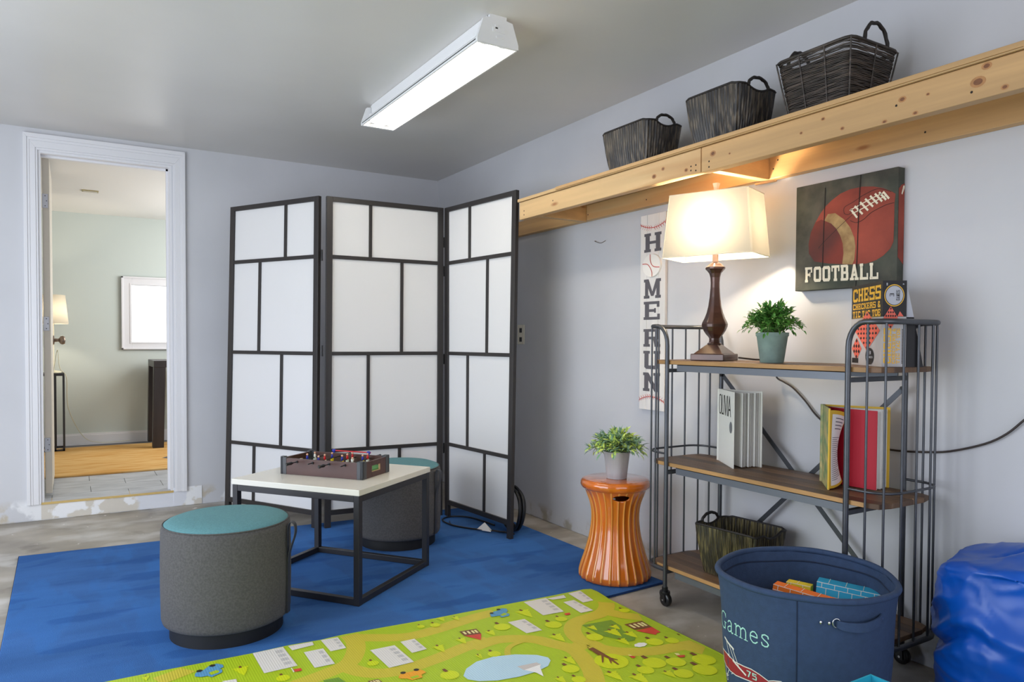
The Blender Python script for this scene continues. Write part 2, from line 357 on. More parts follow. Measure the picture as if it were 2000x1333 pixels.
# slab-serif block letters in a unit box
def slab(ch, w=0.24, h=0.13, s=0.07):
    R = lambda x0,y0,x1,y1: [(x0,y0),(x1,y0),(x1,y1),(x0,y1)]
    st = lambda x: R(x, 0, x+w, 1)
    sf = lambda x, y: R(max(0,x-s), y, min(1,x+w+s), y+h)
    a, b = s, 1-s-w; T = 1-h; mid = 0.5-h/2
    D = {
     'H': [st(a),st(b),R(a,mid,b+w,mid+h)]+[sf(x,y) for x in (a,b) for y in (0,T)],
     'M': [st(a),st(b),[(a,1),(a+w*1.1,1),(0.5+w*0.4,0.12),(0.5-w*0.4,0.12)],[(b+w,1),(b-w*0.1,1),(0.5-w*0.4,0.12),(0.5+w*0.4,0.12)],R(0,T,a+w,1),R(b,T,1,1),sf(a,0),sf(b,0)],
     'E': [st(a),R(0,0,0.95,h),R(0,T,0.92,1),R(a,mid,0.72,mid+h),R(0.95-w*0.6,0,0.95,h*2.1),R(0.92-w*0.6,1-h*2.1,0.92,1),R(0.72-w*.4,mid-h*.35,0.72,mid+h*1.35)],
     'F': [st(a),sf(a,0),R(0,T,0.95,1),R(a,mid,0.72,mid+h),R(0.95-w*0.6,1-h*2.3,0.95,1),R(0.72-w*.4,mid-h*.5,0.72,mid+h*1.5)],
     'R': [st(a),sf(a,0),R(0,T,0.9,1),R(a,0.42,0.88,0.42+h),R(b,0.46,b+w,0.96),[(b-0.12,0.45),(b+w-0.12,0.45),(b+w,0),(b,0)],R(b-0.02,0,1,h)],
     'U': [R(a,0.08,a+w,1),R(b,0.08,b+w,1),[(a,0.1),(a+0.12,0),(b+w-0.12,0),(b+w,0.1),(b+w,0.2),(a,0.2)],sf(a,T),sf(b,T)],
     'N': [st(a),st(b),[(a,1),(a+w,1),(b+w,0),(b,0)],sf(a,0),R(0,T,a+w,1),sf(b,T)],
     'O': [R(0,0.12,w,0.88),R(1-w,0.12,1,0.88),[(0,0.14),(0.16,0),(0.84,0),(1,0.14),(1-w,h+0.04),(w,h+0.04)],[(0,0.86),(w,T-0.04),(1-w,T-0.04),(1,0.86),(0.84,1),(0.16,1)]],
     'T': [R(0.5-w/2,0,0.5+w/2,1),R(0.5-w/2-s*1.4,0,0.5+w/2+s*1.4,h),R(0,T,1,1),R(0,1-h*2.4,w*0.55,1),R(1-w*0.55,1-h*2.4,1,1)],
     'B': [st(a),R(0,0,0.88,h),R(0,T,0.84,1),R(a,mid,0.86,mid+h),R(b,0.06,b+w,0.5),R(b-0.03,0.5,b+w-0.03,0.94)],
     'A': [[(0.04,0),(0.04+w*.9,0),(0.5+w*.4,1),(0.5-w*.4,1)],[(0.96-w*.9,0),(0.96,0),(0.5+w*.4,1),(0.5-w*.4,1)],R(0.2,0.26,0.8,0.26+h),R(-.02,0,0.16+w,h),R(0.84-w,0,1.02,h)],
     'L': [st(a),sf(a,T),R(0,0,0.98,h),R(0.98-w*0.6,0,0.98,h*2.5)],
     'C': [R(0,0.12,w,0.88),R(1-w,0.66,1,0.9),R(1-w,0.1,1,0.3),[(0,0.14),(0.16,0),(0.84,0),(1,0.14),(1-w,h+0.04),(w,h+0.04)],[(0,0.86),(w,T-0.04),(1-w,T-0.04),(1,0.86),(0.84,1),(0.16,1)]],
     'S': [R(0,0.56,w,0.9),R(1-w,0.1,1,0.5),R(0,0,1,h),R(0,T,1,1),R(0,mid,1,mid+h),R(0,0,w*.7,0.28),R(1-w*.7,0.72,1,1)],
     'K': [st(a),sf(a,0),sf(a,T),[(a+w,0.42),(a+w,0.62),(1-w,1),(1,1)],[(a+w,0.55),(0.55,0.62),(1,0),(1-w,0)],R(0.72,0,1,h),R(0.72,T,1,1)],
     'I': [R(0.5-w/2,0,0.5+w/2,1),R(0.14,0,0.86,h),R(0.14,T,0.86,1)],
     'G': [R(0,0.12,w,0.88),R(1-w,0.66,1,0.9),R(1-w,0.1,1,0.48),R(0.55,0.42,1,0.42+h),R(0.1,0,0.9,h),R(0.1,T,0.9,1)],
     '&': [R(0.1,0.55,0.1+w,0.9),R(0.5,0.6,0.5+w*.8,0.9),R(0.15,T,0.68,1),R(0,0.08,w,0.5),R(0.1,0,0.75,h),[(0.1,0.62),(0.1+w,0.62),(1,0),(1-w,0)],R(0.74,0.1,0.9,0.44)],
     '3': [R(0,T,0.9,1),R(0,0,0.9,h),R(0.25,mid,0.9,mid+h),R(1-w,0.06,1,0.94)],
     '7': [R(0,T,1,1),[(0.7,1),(1,1),(0.5,0),(0.22,0)]], '5': [R(0,T,0.95,1),R(0,0.5,w,1),R(0,0.5,0.9,0.5+h),R(1-w,0.08,1,0.56),R(0,0,0.92,h)],
    }
    return D.get(ch, [])
def text_polys(txt, adv=1.12, **k):
    out = []; x = 0
    for ch in txt:
        if ch == ' ': x += adv*0.55; continue
        for p in slab(ch, **k): out.append([(x+q[0], q[1]) for q in p])
        x += adv
    return out, x-(adv-1)
def put_text(mb, txt, O, U, V, off, **k):
    """text filling the box O + u*U + v*V, moved by off"""
    ps, W = text_polys(txt, **k); O = Vector(O); U = Vector(U); V = Vector(V); off = Vector(off)
    for p in ps: mb.poly([O+U*(x/W)+V*y+off for x, y in p])
# ------------------------------------------------------------------ flat prints: outlines in metres on the mat and on the canvas
ROADS=[[(0.803,2.459),(0.813,2.399),(0.803,2.332),(0.775,2.265),(0.734,2.211),(0.661,2.18),(0.561,2.153),(0.522,2.137)],[(0.813,2.399),(0.853,2.375),(0.968,2.314),(1.084,2.315),(1.254,2.347),(1.348,2.353)],[(0.714,2.21),(0.762,2.122),(0.846,2.082),(0.984,2.1),(1.111,2.133),(1.205,2.143),(1.281,2.117)],[(1.126,2.117),(1.231,2.129),(1.331,2.076),(1.37,2.012),(1.405,1.937),(1.392,1.856),(1.36,1.769),(1.31,1.69)],[(1.405,1.937),(1.478,1.947),(1.49,1.893),(1.535,1.837),(1.618,1.791),(1.727,1.771),(1.828,1.752)],[(1.744,1.762),(1.772,1.699),(1.792,1.643)],[(1.834,2.396),(1.796,2.28),(1.749,2.189),(1.675,2.138),(1.573,2.126),(1.512,2.085),(1.476,2.018),(1.467,1.941)],[(1.712,2.15),(1.74,2.083),(1.812,2.008)],[(0.212,2.384),(0.277,2.41),(0.335,2.437),(0.418,2.458)]]
RING=[[(1.307,2.074),(1.249,2.064),(1.212,2.033),(1.185,1.974)]]
POLY=[('lake',2,[(1.006,1.947),(1.036,1.986),(1.087,2.014),(1.152,2.018),(1.22,1.997),(1.278,1.958),(1.299,1.924),(1.294,1.901),(1.265,1.872),(1.212,1.858),(1.149,1.856),(1.081,1.868),(1.031,1.892),(1.007,1.92)]),('dgreen',1,[(1.552,2.084),(1.674,2.069),(1.669,2.006),(1.648,1.973),(1.646,1.902),(1.628,1.885),(1.602,1.887),(1.588,1.916),(1.557,1.97)]),('dgreen',1,[(0.634,2.137),(0.68,2.133),(0.689,2.091),(0.636,2.097)]),('hull',3,[(1.179,1.918),(1.247,1.911),(1.251,1.892),(1.185,1.885)]),('white',4,[(1.185,1.885),(1.251,1.892),(1.238,1.877),(1.212,1.818),(1.207,1.85),(1.197,1.867)]),('block',2,[(0.494,2.44),(0.591,2.441),(0.595,2.275),(0.494,2.274)]),('pane',3,[(0.56,2.42),(0.582,2.42),(0.582,2.398),(0.56,2.398)]),('pane',3,[(0.56,2.385),(0.583,2.385),(0.583,2.364),(0.561,2.364)]),('pane',3,[(0.561,2.352),(0.583,2.352),(0.584,2.331),(0.561,2.331)]),('pane',3,[(0.562,2.319),(0.584,2.319),(0.584,2.299),(0.562,2.299)]),('block',2,[(0.606,2.438),(0.685,2.431),(0.683,2.403),(0.61,2.397)]),('block',2,[(0.713,2.429),(0.77,2.425),(0.767,2.325),(0.715,2.325)]),('pane',3,[(0.751,2.414),(0.764,2.413),(0.763,2.396),(0.751,2.396)]),('pane',3,[(0.751,2.386),(0.763,2.386),(0.763,2.369),(0.751,2.369)]),('pane',3,[(0.751,2.359),(0.762,2.359),(0.762,2.343),(0.75,2.343)]),('block',2,[(0.638,2.363),(0.701,2.361),(0.699,2.229),(0.636,2.232)]),('pane',3,[(0.68,2.345),(0.694,2.345),(0.694,2.322),(0.68,2.323)]),('pane',3,[(0.68,2.309),(0.694,2.309),(0.694,2.287),(0.68,2.287)]),('pane',3,[(0.68,2.274),(0.694,2.274),(0.693,2.252),(0.679,2.253)]),('block',2,[(0.828,2.268),(0.912,2.264),(0.917,2.114),(0.834,2.114)]),('pane',3,[(0.885,2.246),(0.904,2.245),(0.905,2.226),(0.886,2.227)]),('pane',3,[(0.886,2.215),(0.905,2.214),(0.906,2.196),(0.887,2.196)]),('pane',3,[(0.887,2.185),(0.906,2.184),(0.907,2.166),(0.888,2.166)]),('pane',3,[(0.889,2.155),(0.907,2.155),(0.908,2.136),(0.889,2.136)]),('block',2,[(0.939,2.28),(0.99,2.279),(0.992,2.181),(0.938,2.178)]),('pane',3,[(0.974,2.267),(0.985,2.267),(0.985,2.25),(0.974,2.25)]),('pane',3,[(0.974,2.24),(0.986,2.24),(0.986,2.223),(0.974,2.223)]),('pane',3,[(0.974,2.213),(0.986,2.214),(0.986,2.198),(0.975,2.197)]),('block',2,[(0.374,2.285),(0.414,2.278),(0.413,2.256),(0.387,2.26)]),('block',2,[(1.495,2.385),(1.595,2.38),(1.573,2.224),(1.484,2.232)]),('pane',3,[(1.561,2.362),(1.583,2.361),(1.58,2.341),(1.558,2.342)]),('pane',3,[(1.557,2.33),(1.578,2.329),(1.576,2.309),(1.554,2.311)]),('pane',3,[(1.553,2.299),(1.574,2.298),(1.572,2.278),(1.551,2.28)]),('pane',3,[(1.549,2.269),(1.57,2.267),(1.568,2.248),(1.547,2.25)]),('block',2,[(1.593,2.372),(1.675,2.371),(1.665,2.339),(1.608,2.349)]),('block',2,[(1.7,2.376),(1.762,2.378),(1.741,2.262),(1.691,2.263)]),('pane',3,[(1.74,2.363),(1.753,2.363),(1.75,2.344),(1.737,2.343)]),('pane',3,[(1.735,2.332),(1.748,2.332),(1.745,2.313),(1.733,2.313)]),('pane',3,[(1.731,2.301),(1.743,2.301),(1.74,2.282),(1.728,2.282)]),('block',2,[(1.627,2.306),(1.677,2.304),(1.675,2.177),(1.619,2.18)]),('pane',3,[(1.66,2.289),(1.671,2.289),(1.671,2.267),(1.659,2.268)]),('pane',3,[(1.659,2.255),(1.671,2.254),(1.67,2.233),(1.658,2.234)]),('pane',3,[(1.658,2.221),(1.67,2.221),(1.67,2.2),(1.657,2.2)]),('block',2,[(1.338,2.242),(1.406,2.238),(1.405,2.118),(1.343,2.123)]),('pane',3,[(1.384,2.224),(1.399,2.224),(1.399,2.203),(1.385,2.204)]),('pane',3,[(1.385,2.192),(1.399,2.191),(1.399,2.171),(1.385,2.172)]),('pane',3,[(1.385,2.16),(1.399,2.159),(1.399,2.14),(1.385,2.141)]),('red',3,[(0.577,2.254),(0.599,2.252),(0.598,2.233),(0.577,2.235)]),('block',2,[(0.573,2.269),(0.576,2.27),(0.576,2.237),(0.572,2.234)]),('red',3,[(1.562,2.207),(1.584,2.204),(1.577,2.187),(1.556,2.189)]),('brown',2,[(1.149,2.256),(1.212,2.248),(1.206,2.2),(1.147,2.214)]),('cream',3,[(1.156,2.247),(1.164,2.245),(1.162,2.222),(1.154,2.223)]),('cream',3,[(1.171,2.244),(1.179,2.243),(1.177,2.218),(1.169,2.22)]),('cream',3,[(1.186,2.242),(1.194,2.241),(1.191,2.215),(1.184,2.217)]),('cream',3,[(1.197,2.24),(1.206,2.239),(1.202,2.213),(1.195,2.215)]),('brown',2,[(1.687,2.011),(1.764,2.004),(1.757,1.942),(1.687,1.953)]),('cream',3,[(1.696,1.999),(1.706,1.998),(1.705,1.965),(1.695,1.966)]),('cream',3,[(1.714,1.997),(1.724,1.996),(1.722,1.963),(1.713,1.964)]),('cream',3,[(1.732,1.995),(1.742,1.994),(1.739,1.96),(1.73,1.961)]),('cream',3,[(1.746,1.993),(1.756,1.992),(1.752,1.958),(1.743,1.959)]),('brown',2,[(0.746,2.064),(0.778,2.06),(0.782,2.031),(0.752,2.04)]),('cream',3,[(0.751,2.059),(0.755,2.058),(0.758,2.044),(0.754,2.045)]),('cream',3,[(0.759,2.058),(0.763,2.057),(0.765,2.042),(0.761,2.043)]),('cream',3,[(0.766,2.056),(0.771,2.056),(0.773,2.04),(0.769,2.041)]),('cream',3,[(0.772,2.055),(0.776,2.055),(0.778,2.039),(0.774,2.04)]),('red',2,[(1.147,2.214),(1.206,2.2),(1.18,2.155)]),('red',2,[(1.684,1.946),(1.757,1.942),(1.751,1.891),(1.735,1.892),(1.721,1.882)]),('blue',3,[(0.312,2.371),(0.317,2.383),(0.34,2.391),(0.361,2.415),(0.382,2.418),(0.397,2.4),(0.396,2.382),(0.384,2.376),(0.389,2.361),(0.385,2.345),(0.354,2.328),(0.344,2.343),(0.327,2.345),(0.311,2.357)]),('mat',4,[(0.35,2.363),(0.374,2.37),(0.38,2.358),(0.375,2.348),(0.354,2.343)]),('blue',3,[(1.32,2.341),(1.344,2.357),(1.363,2.358),(1.387,2.372),(1.402,2.36),(1.393,2.335),(1.379,2.326),(1.383,2.304),(1.371,2.291),(1.339,2.294),(1.345,2.31),(1.312,2.317)]),('mat',4,[(1.348,2.316),(1.373,2.326),(1.375,2.309),(1.352,2.301)]),('orange',3,[(0.834,2.041),(0.848,2.056),(0.861,2.058),(0.884,2.053),(0.903,2.06),(0.917,2.045),(0.919,2.026),(0.9,2.019),(0.897,2.001),(0.862,2.001),(0.854,2.017),(0.834,2.029)]),('mat',4,[(0.863,2.021),(0.889,2.022),(0.889,2.008),(0.865,2.007)]),('red',3,[(1.53,1.799),(1.546,1.785),(1.538,1.779),(1.527,1.778)]),('cream',3,[(1.532,1.807),(1.54,1.801),(1.537,1.79),(1.53,1.796)]),('red',3,[(1.663,1.722),(1.69,1.71),(1.679,1.7),(1.664,1.704)]),('cream',3,[(1.67,1.738),(1.681,1.731),(1.677,1.718),(1.665,1.722)]),('brown',4,[(1.449,1.908),(1.468,1.903),(1.463,1.851),(1.465,1.817),(1.479,1.794),(1.46,1.81),(1.459,1.766),(1.451,1.806),(1.446,1.785),(1.452,1.815),(1.449,1.822),(1.426,1.803),(1.445,1.835)])]
CIRC=[('tree',2,0.803,2.172,0.0183),('tree',2,1.052,2.366,0.0142),('tree',2,1.102,2.353,0.0186),('tree',2,0.536,2.213,0.0207),('tree',2,1.299,2.216,0.03),('tree',2,0.974,1.975,0.0289),('tree',2,1.164,2.035,0.0219),('tree',2,1.164,2.036,0.0209),('tree',2,1.467,2.139,0.0309),('tree',2,1.522,2.169,0.0221),('tree',2,1.527,1.976,0.0296),('tree',2,1.776,2.117,0.0206),('tree',2,1.677,1.84,0.0292),('tree',2,1.736,1.818,0.0235),('tree',2,1.566,1.719,0.0373),('tree',2,1.629,1.688,0.0319),('tree',2,1.719,1.655,0.0377),('tree',2,1.668,1.602,0.0379),('tree',2,1.508,1.694,0.0267),('tree',2,1.592,1.616,0.0299),('tree',2,1.314,1.82,0.0276),('tree',2,1.293,1.749,0.0216),('tree',2,0.975,1.972,0.027),('tree',1,1.458,1.799,0.0548),('tree',2,0.289,2.433,0.0236),('cloud',2,0.964,2.394,0.0324),('cloud',2,1.62,1.846,0.0241),('cloud',2,1.068,2.41,0.0244),('black',4,0.328,2.39,0.0089),('black',4,0.368,2.409,0.009),('black',4,1.33,2.347,0.0075),('black',4,1.371,2.367,0.0076),('black',4,0.857,2.059,0.0084),('black',4,0.9,2.057,0.0085)]
PINE=[(0.44,2.331,0.0282),(1.032,2.167,0.0253),(1.123,2.184,0.0219),(1.238,2.192,0.0187),(1.146,2.394,0.0179),(1.195,2.373,0.0169),(1.114,2.042,0.0124),(1.44,2.287,0.0348),(1.242,2.193,0.019),(1.418,2.039,0.0295),(1.115,2.047,0.0139),(1.571,2.045,0.0194),(1.645,2.009,0.0194),(1.61,1.974,0.0301),(1.65,1.929,0.0249),(1.589,1.898,0.0243),(1.791,1.823,0.0248),(1.346,1.871,0.0251),(1.247,1.776,0.0194),(1.402,1.716,0.0284),(1.457,1.662,0.0304),(1.553,1.637,0.022),(0.184,2.424,0.0137)]
EDGE=[(0.007,2.46),(0.079,2.458),(0.208,2.455),(0.352,2.448),(0.489,2.442),(0.612,2.445),(0.712,2.434),(0.793,2.438),(0.918,2.43),(1.13,2.412),(1.254,2.408),(1.45,2.399),(1.636,2.39),(1.785,2.386),(1.814,2.376),(1.817,2.338),(1.803,2.237),(1.804,2.046),(1.802,1.67),(1.766,1.581)]
CANVAS={'ball':[(1.6541,1.5222),(1.6304,1.5396),(1.5955,1.5583),(1.5573,1.5672),(1.5127,1.5679),(1.4728,1.5615),(1.4374,1.5496),(1.4096,1.5349),(1.3951,1.5244),(1.3979,1.4924),(1.398,1.4276),(1.399,1.3692),(1.4095,1.3476),(1.4332,1.327),(1.4576,1.3145),(1.4933,1.306),(1.545,1.3071),(1.6384,1.3188),(1.6957,1.331),(1.7193,1.3622),(1.7208,1.3986),(1.7122,1.4373),(1.694,1.471),(1.674,1.5003)],'cap':[(1.7122,1.4373),(1.694,1.471),(1.6695,1.4783),(1.6289,1.4586),(1.6089,1.4385),(1.5928,1.4121),(1.5826,1.3832),(1.5793,1.3482),(1.5832,1.3122),(1.6384,1.3188),(1.6957,1.331),(1.7193,1.3622),(1.7208,1.3986)],'stripe':[(1.6435,1.4941),(1.6138,1.4933),(1.5783,1.4657),(1.5549,1.435),(1.5392,1.3988),(1.5342,1.3676),(1.5378,1.3236),(1.545,1.3078),(1.5832,1.3125),(1.5793,1.3482),(1.5826,1.3832),(1.5928,1.4121),(1.6089,1.4385),(1.6289,1.4586),(1.6573,1.4731)],'outl':[[(1.5787,1.4864),(1.5809,1.5006),(1.5753,1.5101),(1.5489,1.5197),(1.5267,1.5297),(1.5049,1.5396),(1.462,1.5506),(1.4339,1.5447),(1.4096,1.5333)],[(1.5554,1.459),(1.5327,1.4491),(1.507,1.4557),(1.4784,1.4751),(1.4398,1.4892),(1.4191,1.4941),(1.3987,1.4958)],[(1.68,1.3761),(1.648,1.4046),(1.5744,1.4599),(1.5482,1.4768)],[(1.5787,1.4864),(1.5633,1.4807),(1.5484,1.4888)]],'lace':[[(1.5542,1.4982),(1.5293,1.4656)],[(1.5393,1.5062),(1.5092,1.4746)],[(1.5191,1.5166),(1.4893,1.4841)],[(1.501,1.5248),(1.4716,1.4941)],[(1.483,1.5319),(1.4558,1.5016)],[(1.466,1.5364),(1.4401,1.5063)],[(1.4512,1.5388),(1.4263,1.5093)],[(1.4372,1.5381),(1.416,1.5116)],[(1.5482,1.482),(1.5041,1.4957),(1.4613,1.5124),(1.4265,1.5231)],[(1.5579,1.4937),(1.5117,1.5104),(1.4686,1.5252),(1.4337,1.5342)]],'crack':[[(1.6545,1.5894),(1.6573,1.4766),(1.6601,1.3634),(1.6615,1.2567)],[(1.5186,1.6087),(1.5239,1.4784),(1.527,1.343),(1.5305,1.2274)]],'text':[(1.7323,1.2578),(1.4475,1.2506),(1.4486,1.306),(1.7332,1.3125)]}
# ================================================================== SETTING
XR, YB, HC = 2.3316, 4.9517, 2.2227
XL, YF = -1.70, -1.25
def struct(name, mb, mat, parent=None, bevel=0):
    o = mb.build(name, mat, parent, bevel=bevel)
    if parent is None: o['kind'] = 'structure'
    return o
# floor: concrete slab
struct('floor', MB().box(XL-.1, YF-.1, -0.10, XR+.12, YB+.12, 0.0), m_conc)
struct('ceiling', MB().box(XL-.1, YF-.1, HC, XR+.12, YB+.12, HC+.1), m_ceil)
# wall with the doorway (opening x -0.150..0.537, z 0.10..2.103)
OX0, OX1, OZ0, OZ1 = -0.150, 0.537, 0.102, 2.103
wb = MB()
wb.box(XL-.1, YB, 0.004, OX0, YB+.12, HC); wb.box(OX1, YB, 0.004, XR+.12, YB+.12, HC); wb.box(OX0, YB, OZ1, OX1, YB+.12, HC)
wb.box(XL-.1, YB+.004, 0.0, XR+.12, YB+.119, 0.0045)
o_wb = struct('wall_back', wb, m_wall)
# bare plaster strip under the doorway
MB().box(OX0, YB-.001, 0.004, OX1, YB+.12, OZ0-.012).build('sill_plaster', m_patch, o_wb)
MB().box(OX1, YB-.0035, 0.004, 0.70, YB, 0.118).build('plaster_patch', m_patch, o_wb)
MB().box(OX0, YB-.006, OZ0-.012, OX1, YB+.12, OZ0).build('threshold', M('threshold_edge', (206,176,110), 0.6), o_wb)
struct('wall_right', MB().box(XR, YF-.1, 0.004, XR+.12, YB, HC).box(XR+.004, YF-.1, 0.0, XR+.119, YB, 0.0045), m_wallr)
# left wall with the open garage doorway, and wall behind the camera with its doorway
wl_ = MB(); wl_.box(XL-.12, YF, 0.004, XL, 0.6, HC); wl_.box(XL-.12, 4.0, 0.004, XL, YB, HC); wl_.box(XL-.12, 0.6, 2.05, XL, 4.0, HC)
struct('wall_left', wl_, m_wall)
wf_ = MB(); wf_.box(XL, YF-.12, 0.004, -0.9, YF, HC); wf_.box(1.9, YF-.12, 0.004, XR, YF, HC); wf_.box(-0.9, YF-.12, 2.12, 1.9, YF, HC)
struct('wall_front', wf_, m_wall)
# door casing
tr = thing('trim_1', '', '', (0.19, YB, OZ0), kind='structure')
def casing(x0, z0, x1, z1, name):
    """stepped casing board between outer and inner rectangles, mitred"""
    return None
steps = [(0.0, 0.018, 0.019), (0.018, 0.030, 0.0155), (0.030, 0.058, 0.0135), (0.058, 0.068, 0.010)]
CX0, CX1, CZ1 = -0.2168, 0.6130, 2.1921
zl, zr = 0.094, 0.094
def casing_board(kind):
    mb = MB()
    for a, b, t in steps:
        for (a_, b_, t_) in ((a, b, t),):
            if kind == 'l': P = [(CX0+a_, zl), (CX0+b_, zl), (CX0+b_, CZ1-b_*1.32), (CX0+a_, CZ1-a_*1.32)]
            elif kind == 'r': P = [(CX1-b_, zr), (CX1-a_, zr), (CX1-a_, CZ1-a_*1.32), (CX1-b_, CZ1-b_*1.32)]
            else: P = [(CX0+a_, CZ1-a_*1.32), (CX0+b_, CZ1-b_*1.32), (CX1-b_, CZ1-b_*1.32), (CX1-a_, CZ1-a_*1.32)]
            y0, y1 = YB-t_, YB
            if kind == 't': mb.hexa([(P[1][0],y0,P[1][1]),(P[2][0],y0,P[2][1]),(P[2][0],y1,P[2][1]),(P[1][0],y1,P[1][1]),(P[0][0],y0,P[0][1]),(P[3][0],y0,P[3][1]),(P[3][0],y1,P[3][1]),(P[0][0],y1,P[0][1])])
            else: mb.hexa([(P[0][0],y0,P[0][1]),(P[1][0],y0,P[1][1]),(P[1][0],y1,P[1][1]),(P[0][0],y1,P[0][1]),(P[3][0],y0,P[3][1]),(P[2][0],y0,P[2][1]),(P[2][0],y1,P[2][1]),(P[3][0],y1,P[3][1])])
    return mb.build('casing_board', m_trim, tr, bevel=.0015)
for k in 'lrt': casing_board(k)
# jambs
MB().box(OX0, YB, OZ0, OX0+.014, YB+.12, OZ1).build('jamb', m_trim, tr)
MB().box(OX1-.014, YB, OZ0, OX1, YB+.12, OZ1).build('jamb', m_trim, tr)
MB().box(OX0+.014, YB, OZ1-.014, OX1-.014, YB+.12, OZ1).build('jamb', m_trim, tr)
MB().box(OX0+.014, YB+.05, OZ1-.026, OX1-.014, YB+.075, OZ1-.014).box(OX1-.026, YB+.05, OZ0, OX1-.014, YB+.075, OZ1-.014).build('door_stop', m_trim, tr)
# open door leaf, seen edge-on
dr = thing('door_1', '', '', (-0.115, YB+.125, 0.13), kind='structure')
MB().box(-0.132, YB+.128, 0.13, -0.097, YB+.128+.68, 2.09).build('door_leaf', m_door, dr, bevel=.002)
for z in (1.80, 1.085, 0.375):
    h = MB().box(-0.1335, YB+.1255, z, -0.1035, YB+.128, z+.082).build('hinge', m_hinge, dr, bevel=.0015)
    mb = MB()
    for dz, dx in ((.072, 0), (.041, .006), (.01, 0)): mb.lathe([(.0028, 0), (.0028, .0008)], (0,0,0), 8)
    mb = MB()
    for dz, dx in ((.070, 0), (.041, .007), (.012, 0)):
        c = (-0.118+dx, YB+.1252, z+dz)
        mb.add([(c[0]+.003*math.cos(a*PI/4), c[1], c[2]+.003*math.sin(a*PI/4)) for a in range(8)], [tuple(range(8))])
    mb.build('screw', m_blackp, h)
kn = MB(Matrix.Translation((-0.097, 5.70, 1.03)) @ Matrix.Rotation(PI/2, 4, 'Y'))
kn.lathe([(.030,0),(.030,.006),(.012,.009),(.010,.030),(.014,.034),(.026,.042),(.029,.054),(.024,.066),(.0,.070)], n=20).build('door_knob', m_brass, dr)
# next room
NX0, NX1, NY1, NZ = -1.3, 1.9, 7.5, 2.145
fl2 = MB().box(NX0, YB+.12, 0.0, NX1, NY1, 0.097); o_f2 = struct('floor_next_room', fl2, M('tile_joint', (120,120,124), 0.8))
ty = YB+.003; r = 0
while ty < 5.95:
    x = NX0 + (0.2 if r % 2 else 0.0)
    while x < NX1:
        if -0.5 < x+.35 and x < 1.0:
            MB().box(max(x, OX0+.001 if ty < YB+.12 else -9)+.0015, ty, 0.09, min(x+.40, OX1-.001 if ty < YB+.12 else 9)-.0015, min(ty+.197, 9), 0.1025).build('tile', m_tile, o_f2)
        x += .40
    ty += .20; r += 1
struct('ceiling_next_room', MB().box(NX0, YB+.12, NZ, NX1, NY1, NZ+.07), m_ceil2)
wbk = MB(); WX0, WX1, WZ0, WZ1 = 0.477, 1.10, 1.016, 1.532
wbk.box(NX0, NY1, 0, WX0, NY1+.1, NZ).box(WX1, NY1, 0, NX1, NY1+.1, NZ).box(WX0, NY1, 0, WX1, NY1+.1, WZ0).box(WX0, NY1, WZ1, WX1, NY1+.1, NZ)
struct('wall_next_room_back', wbk, m_green)
struct('wall_next_room_left', MB().box(NX0-.1, YB+.12, 0, NX0, NY1, NZ), m_green)
struct('wall_next_room_right', MB().box(NX1, YB+.12, 0, NX1+.1, NY1, NZ), m_green)
struct('baseboard_next_room', MB().box(NX0, NY1-.014, 0.1, NX1, NY1, 0.188).box(NX0, NY1-.008, 0.188, NX1, NY1, 0.203), m_trim)
wn = thing('window_1', '', '', (0.79, NY1, WZ0), kind='structure')
fr = MB()
for (x0,z0,x1,z1,t) in ((.394,.946,WX0,1.607,.02),(WX1,.946,1.18,1.607,.02),(WX0,.946,WX1,WZ0,.02),(WX0,WZ1,WX1,1.607,.02)):
    fr.box(x0, NY1-t, z0, x1, NY1, z1)
fr.box(.394, NY1-.028, .946, .410, NY1, 1.607).box(.394, NY1-.028, 1.592, 1.18, NY1, 1.607).box(.394, NY1-.028, .946, 1.18, NY1, .961)
fr.box(WX0-.016, NY1-.024, WZ0-.016, WX0, NY1+.02, WZ1+.016).box(WX0, NY1-.024, WZ1, WX1, NY1+.02, WZ1+.016).box(WX0, NY1-.024, WZ0-.016, WX1, NY1+.02, WZ0)
fr.build('window_frame', m_trim, wn, bevel=.002)
MB().box(WX0, NY1+.03, WZ0, WX1, NY1+.036, WZ1).build('pane', m_window, wn)
vt = thing('ceiling_vent', 'small brass slotted vent in the ceiling of the room beyond the doorway', 'vent', (.136, 6.345, NZ))
MB().box(.083, 6.31, NZ-.006, .190, 6.38, NZ).build('plate', M('brass_plate', (176,160,110), .4, metal=.5), vt)
mb = MB()
for i in range(2): mb.box(.092, 6.322+i*.03, NZ-.008, .181, 6.330+i*.03, NZ-.006)
mb.build('slat', m_ceil2, vt)

# ================================================================== NEXT ROOM THINGS
# orange rug
orr = MB().box(-.9, 5.765, .1025, 1.7, 7.25, .116).build('orange_rug', m_orug, bevel=.004)
tag(orr, 'orange pile rug on the floor of the room beyond the doorway', 'rug')
mo = MB(); mo.prism([(.60,6.27),(.66,6.19),(.74,6.16),(.74,6.38),(.66,6.35)], .1162, .1168); mo.build('grey_motif', M('rug_motif', (92,88,86), .9), orr)
mo = MB(); mo.prism([(.66,6.27),(.70,6.235),(.74,6.23),(.74,6.31),(.70,6.305)], .1169, .1173); mo.build('white_motif', M('rug_motif_w', (230,222,210), .9), orr)
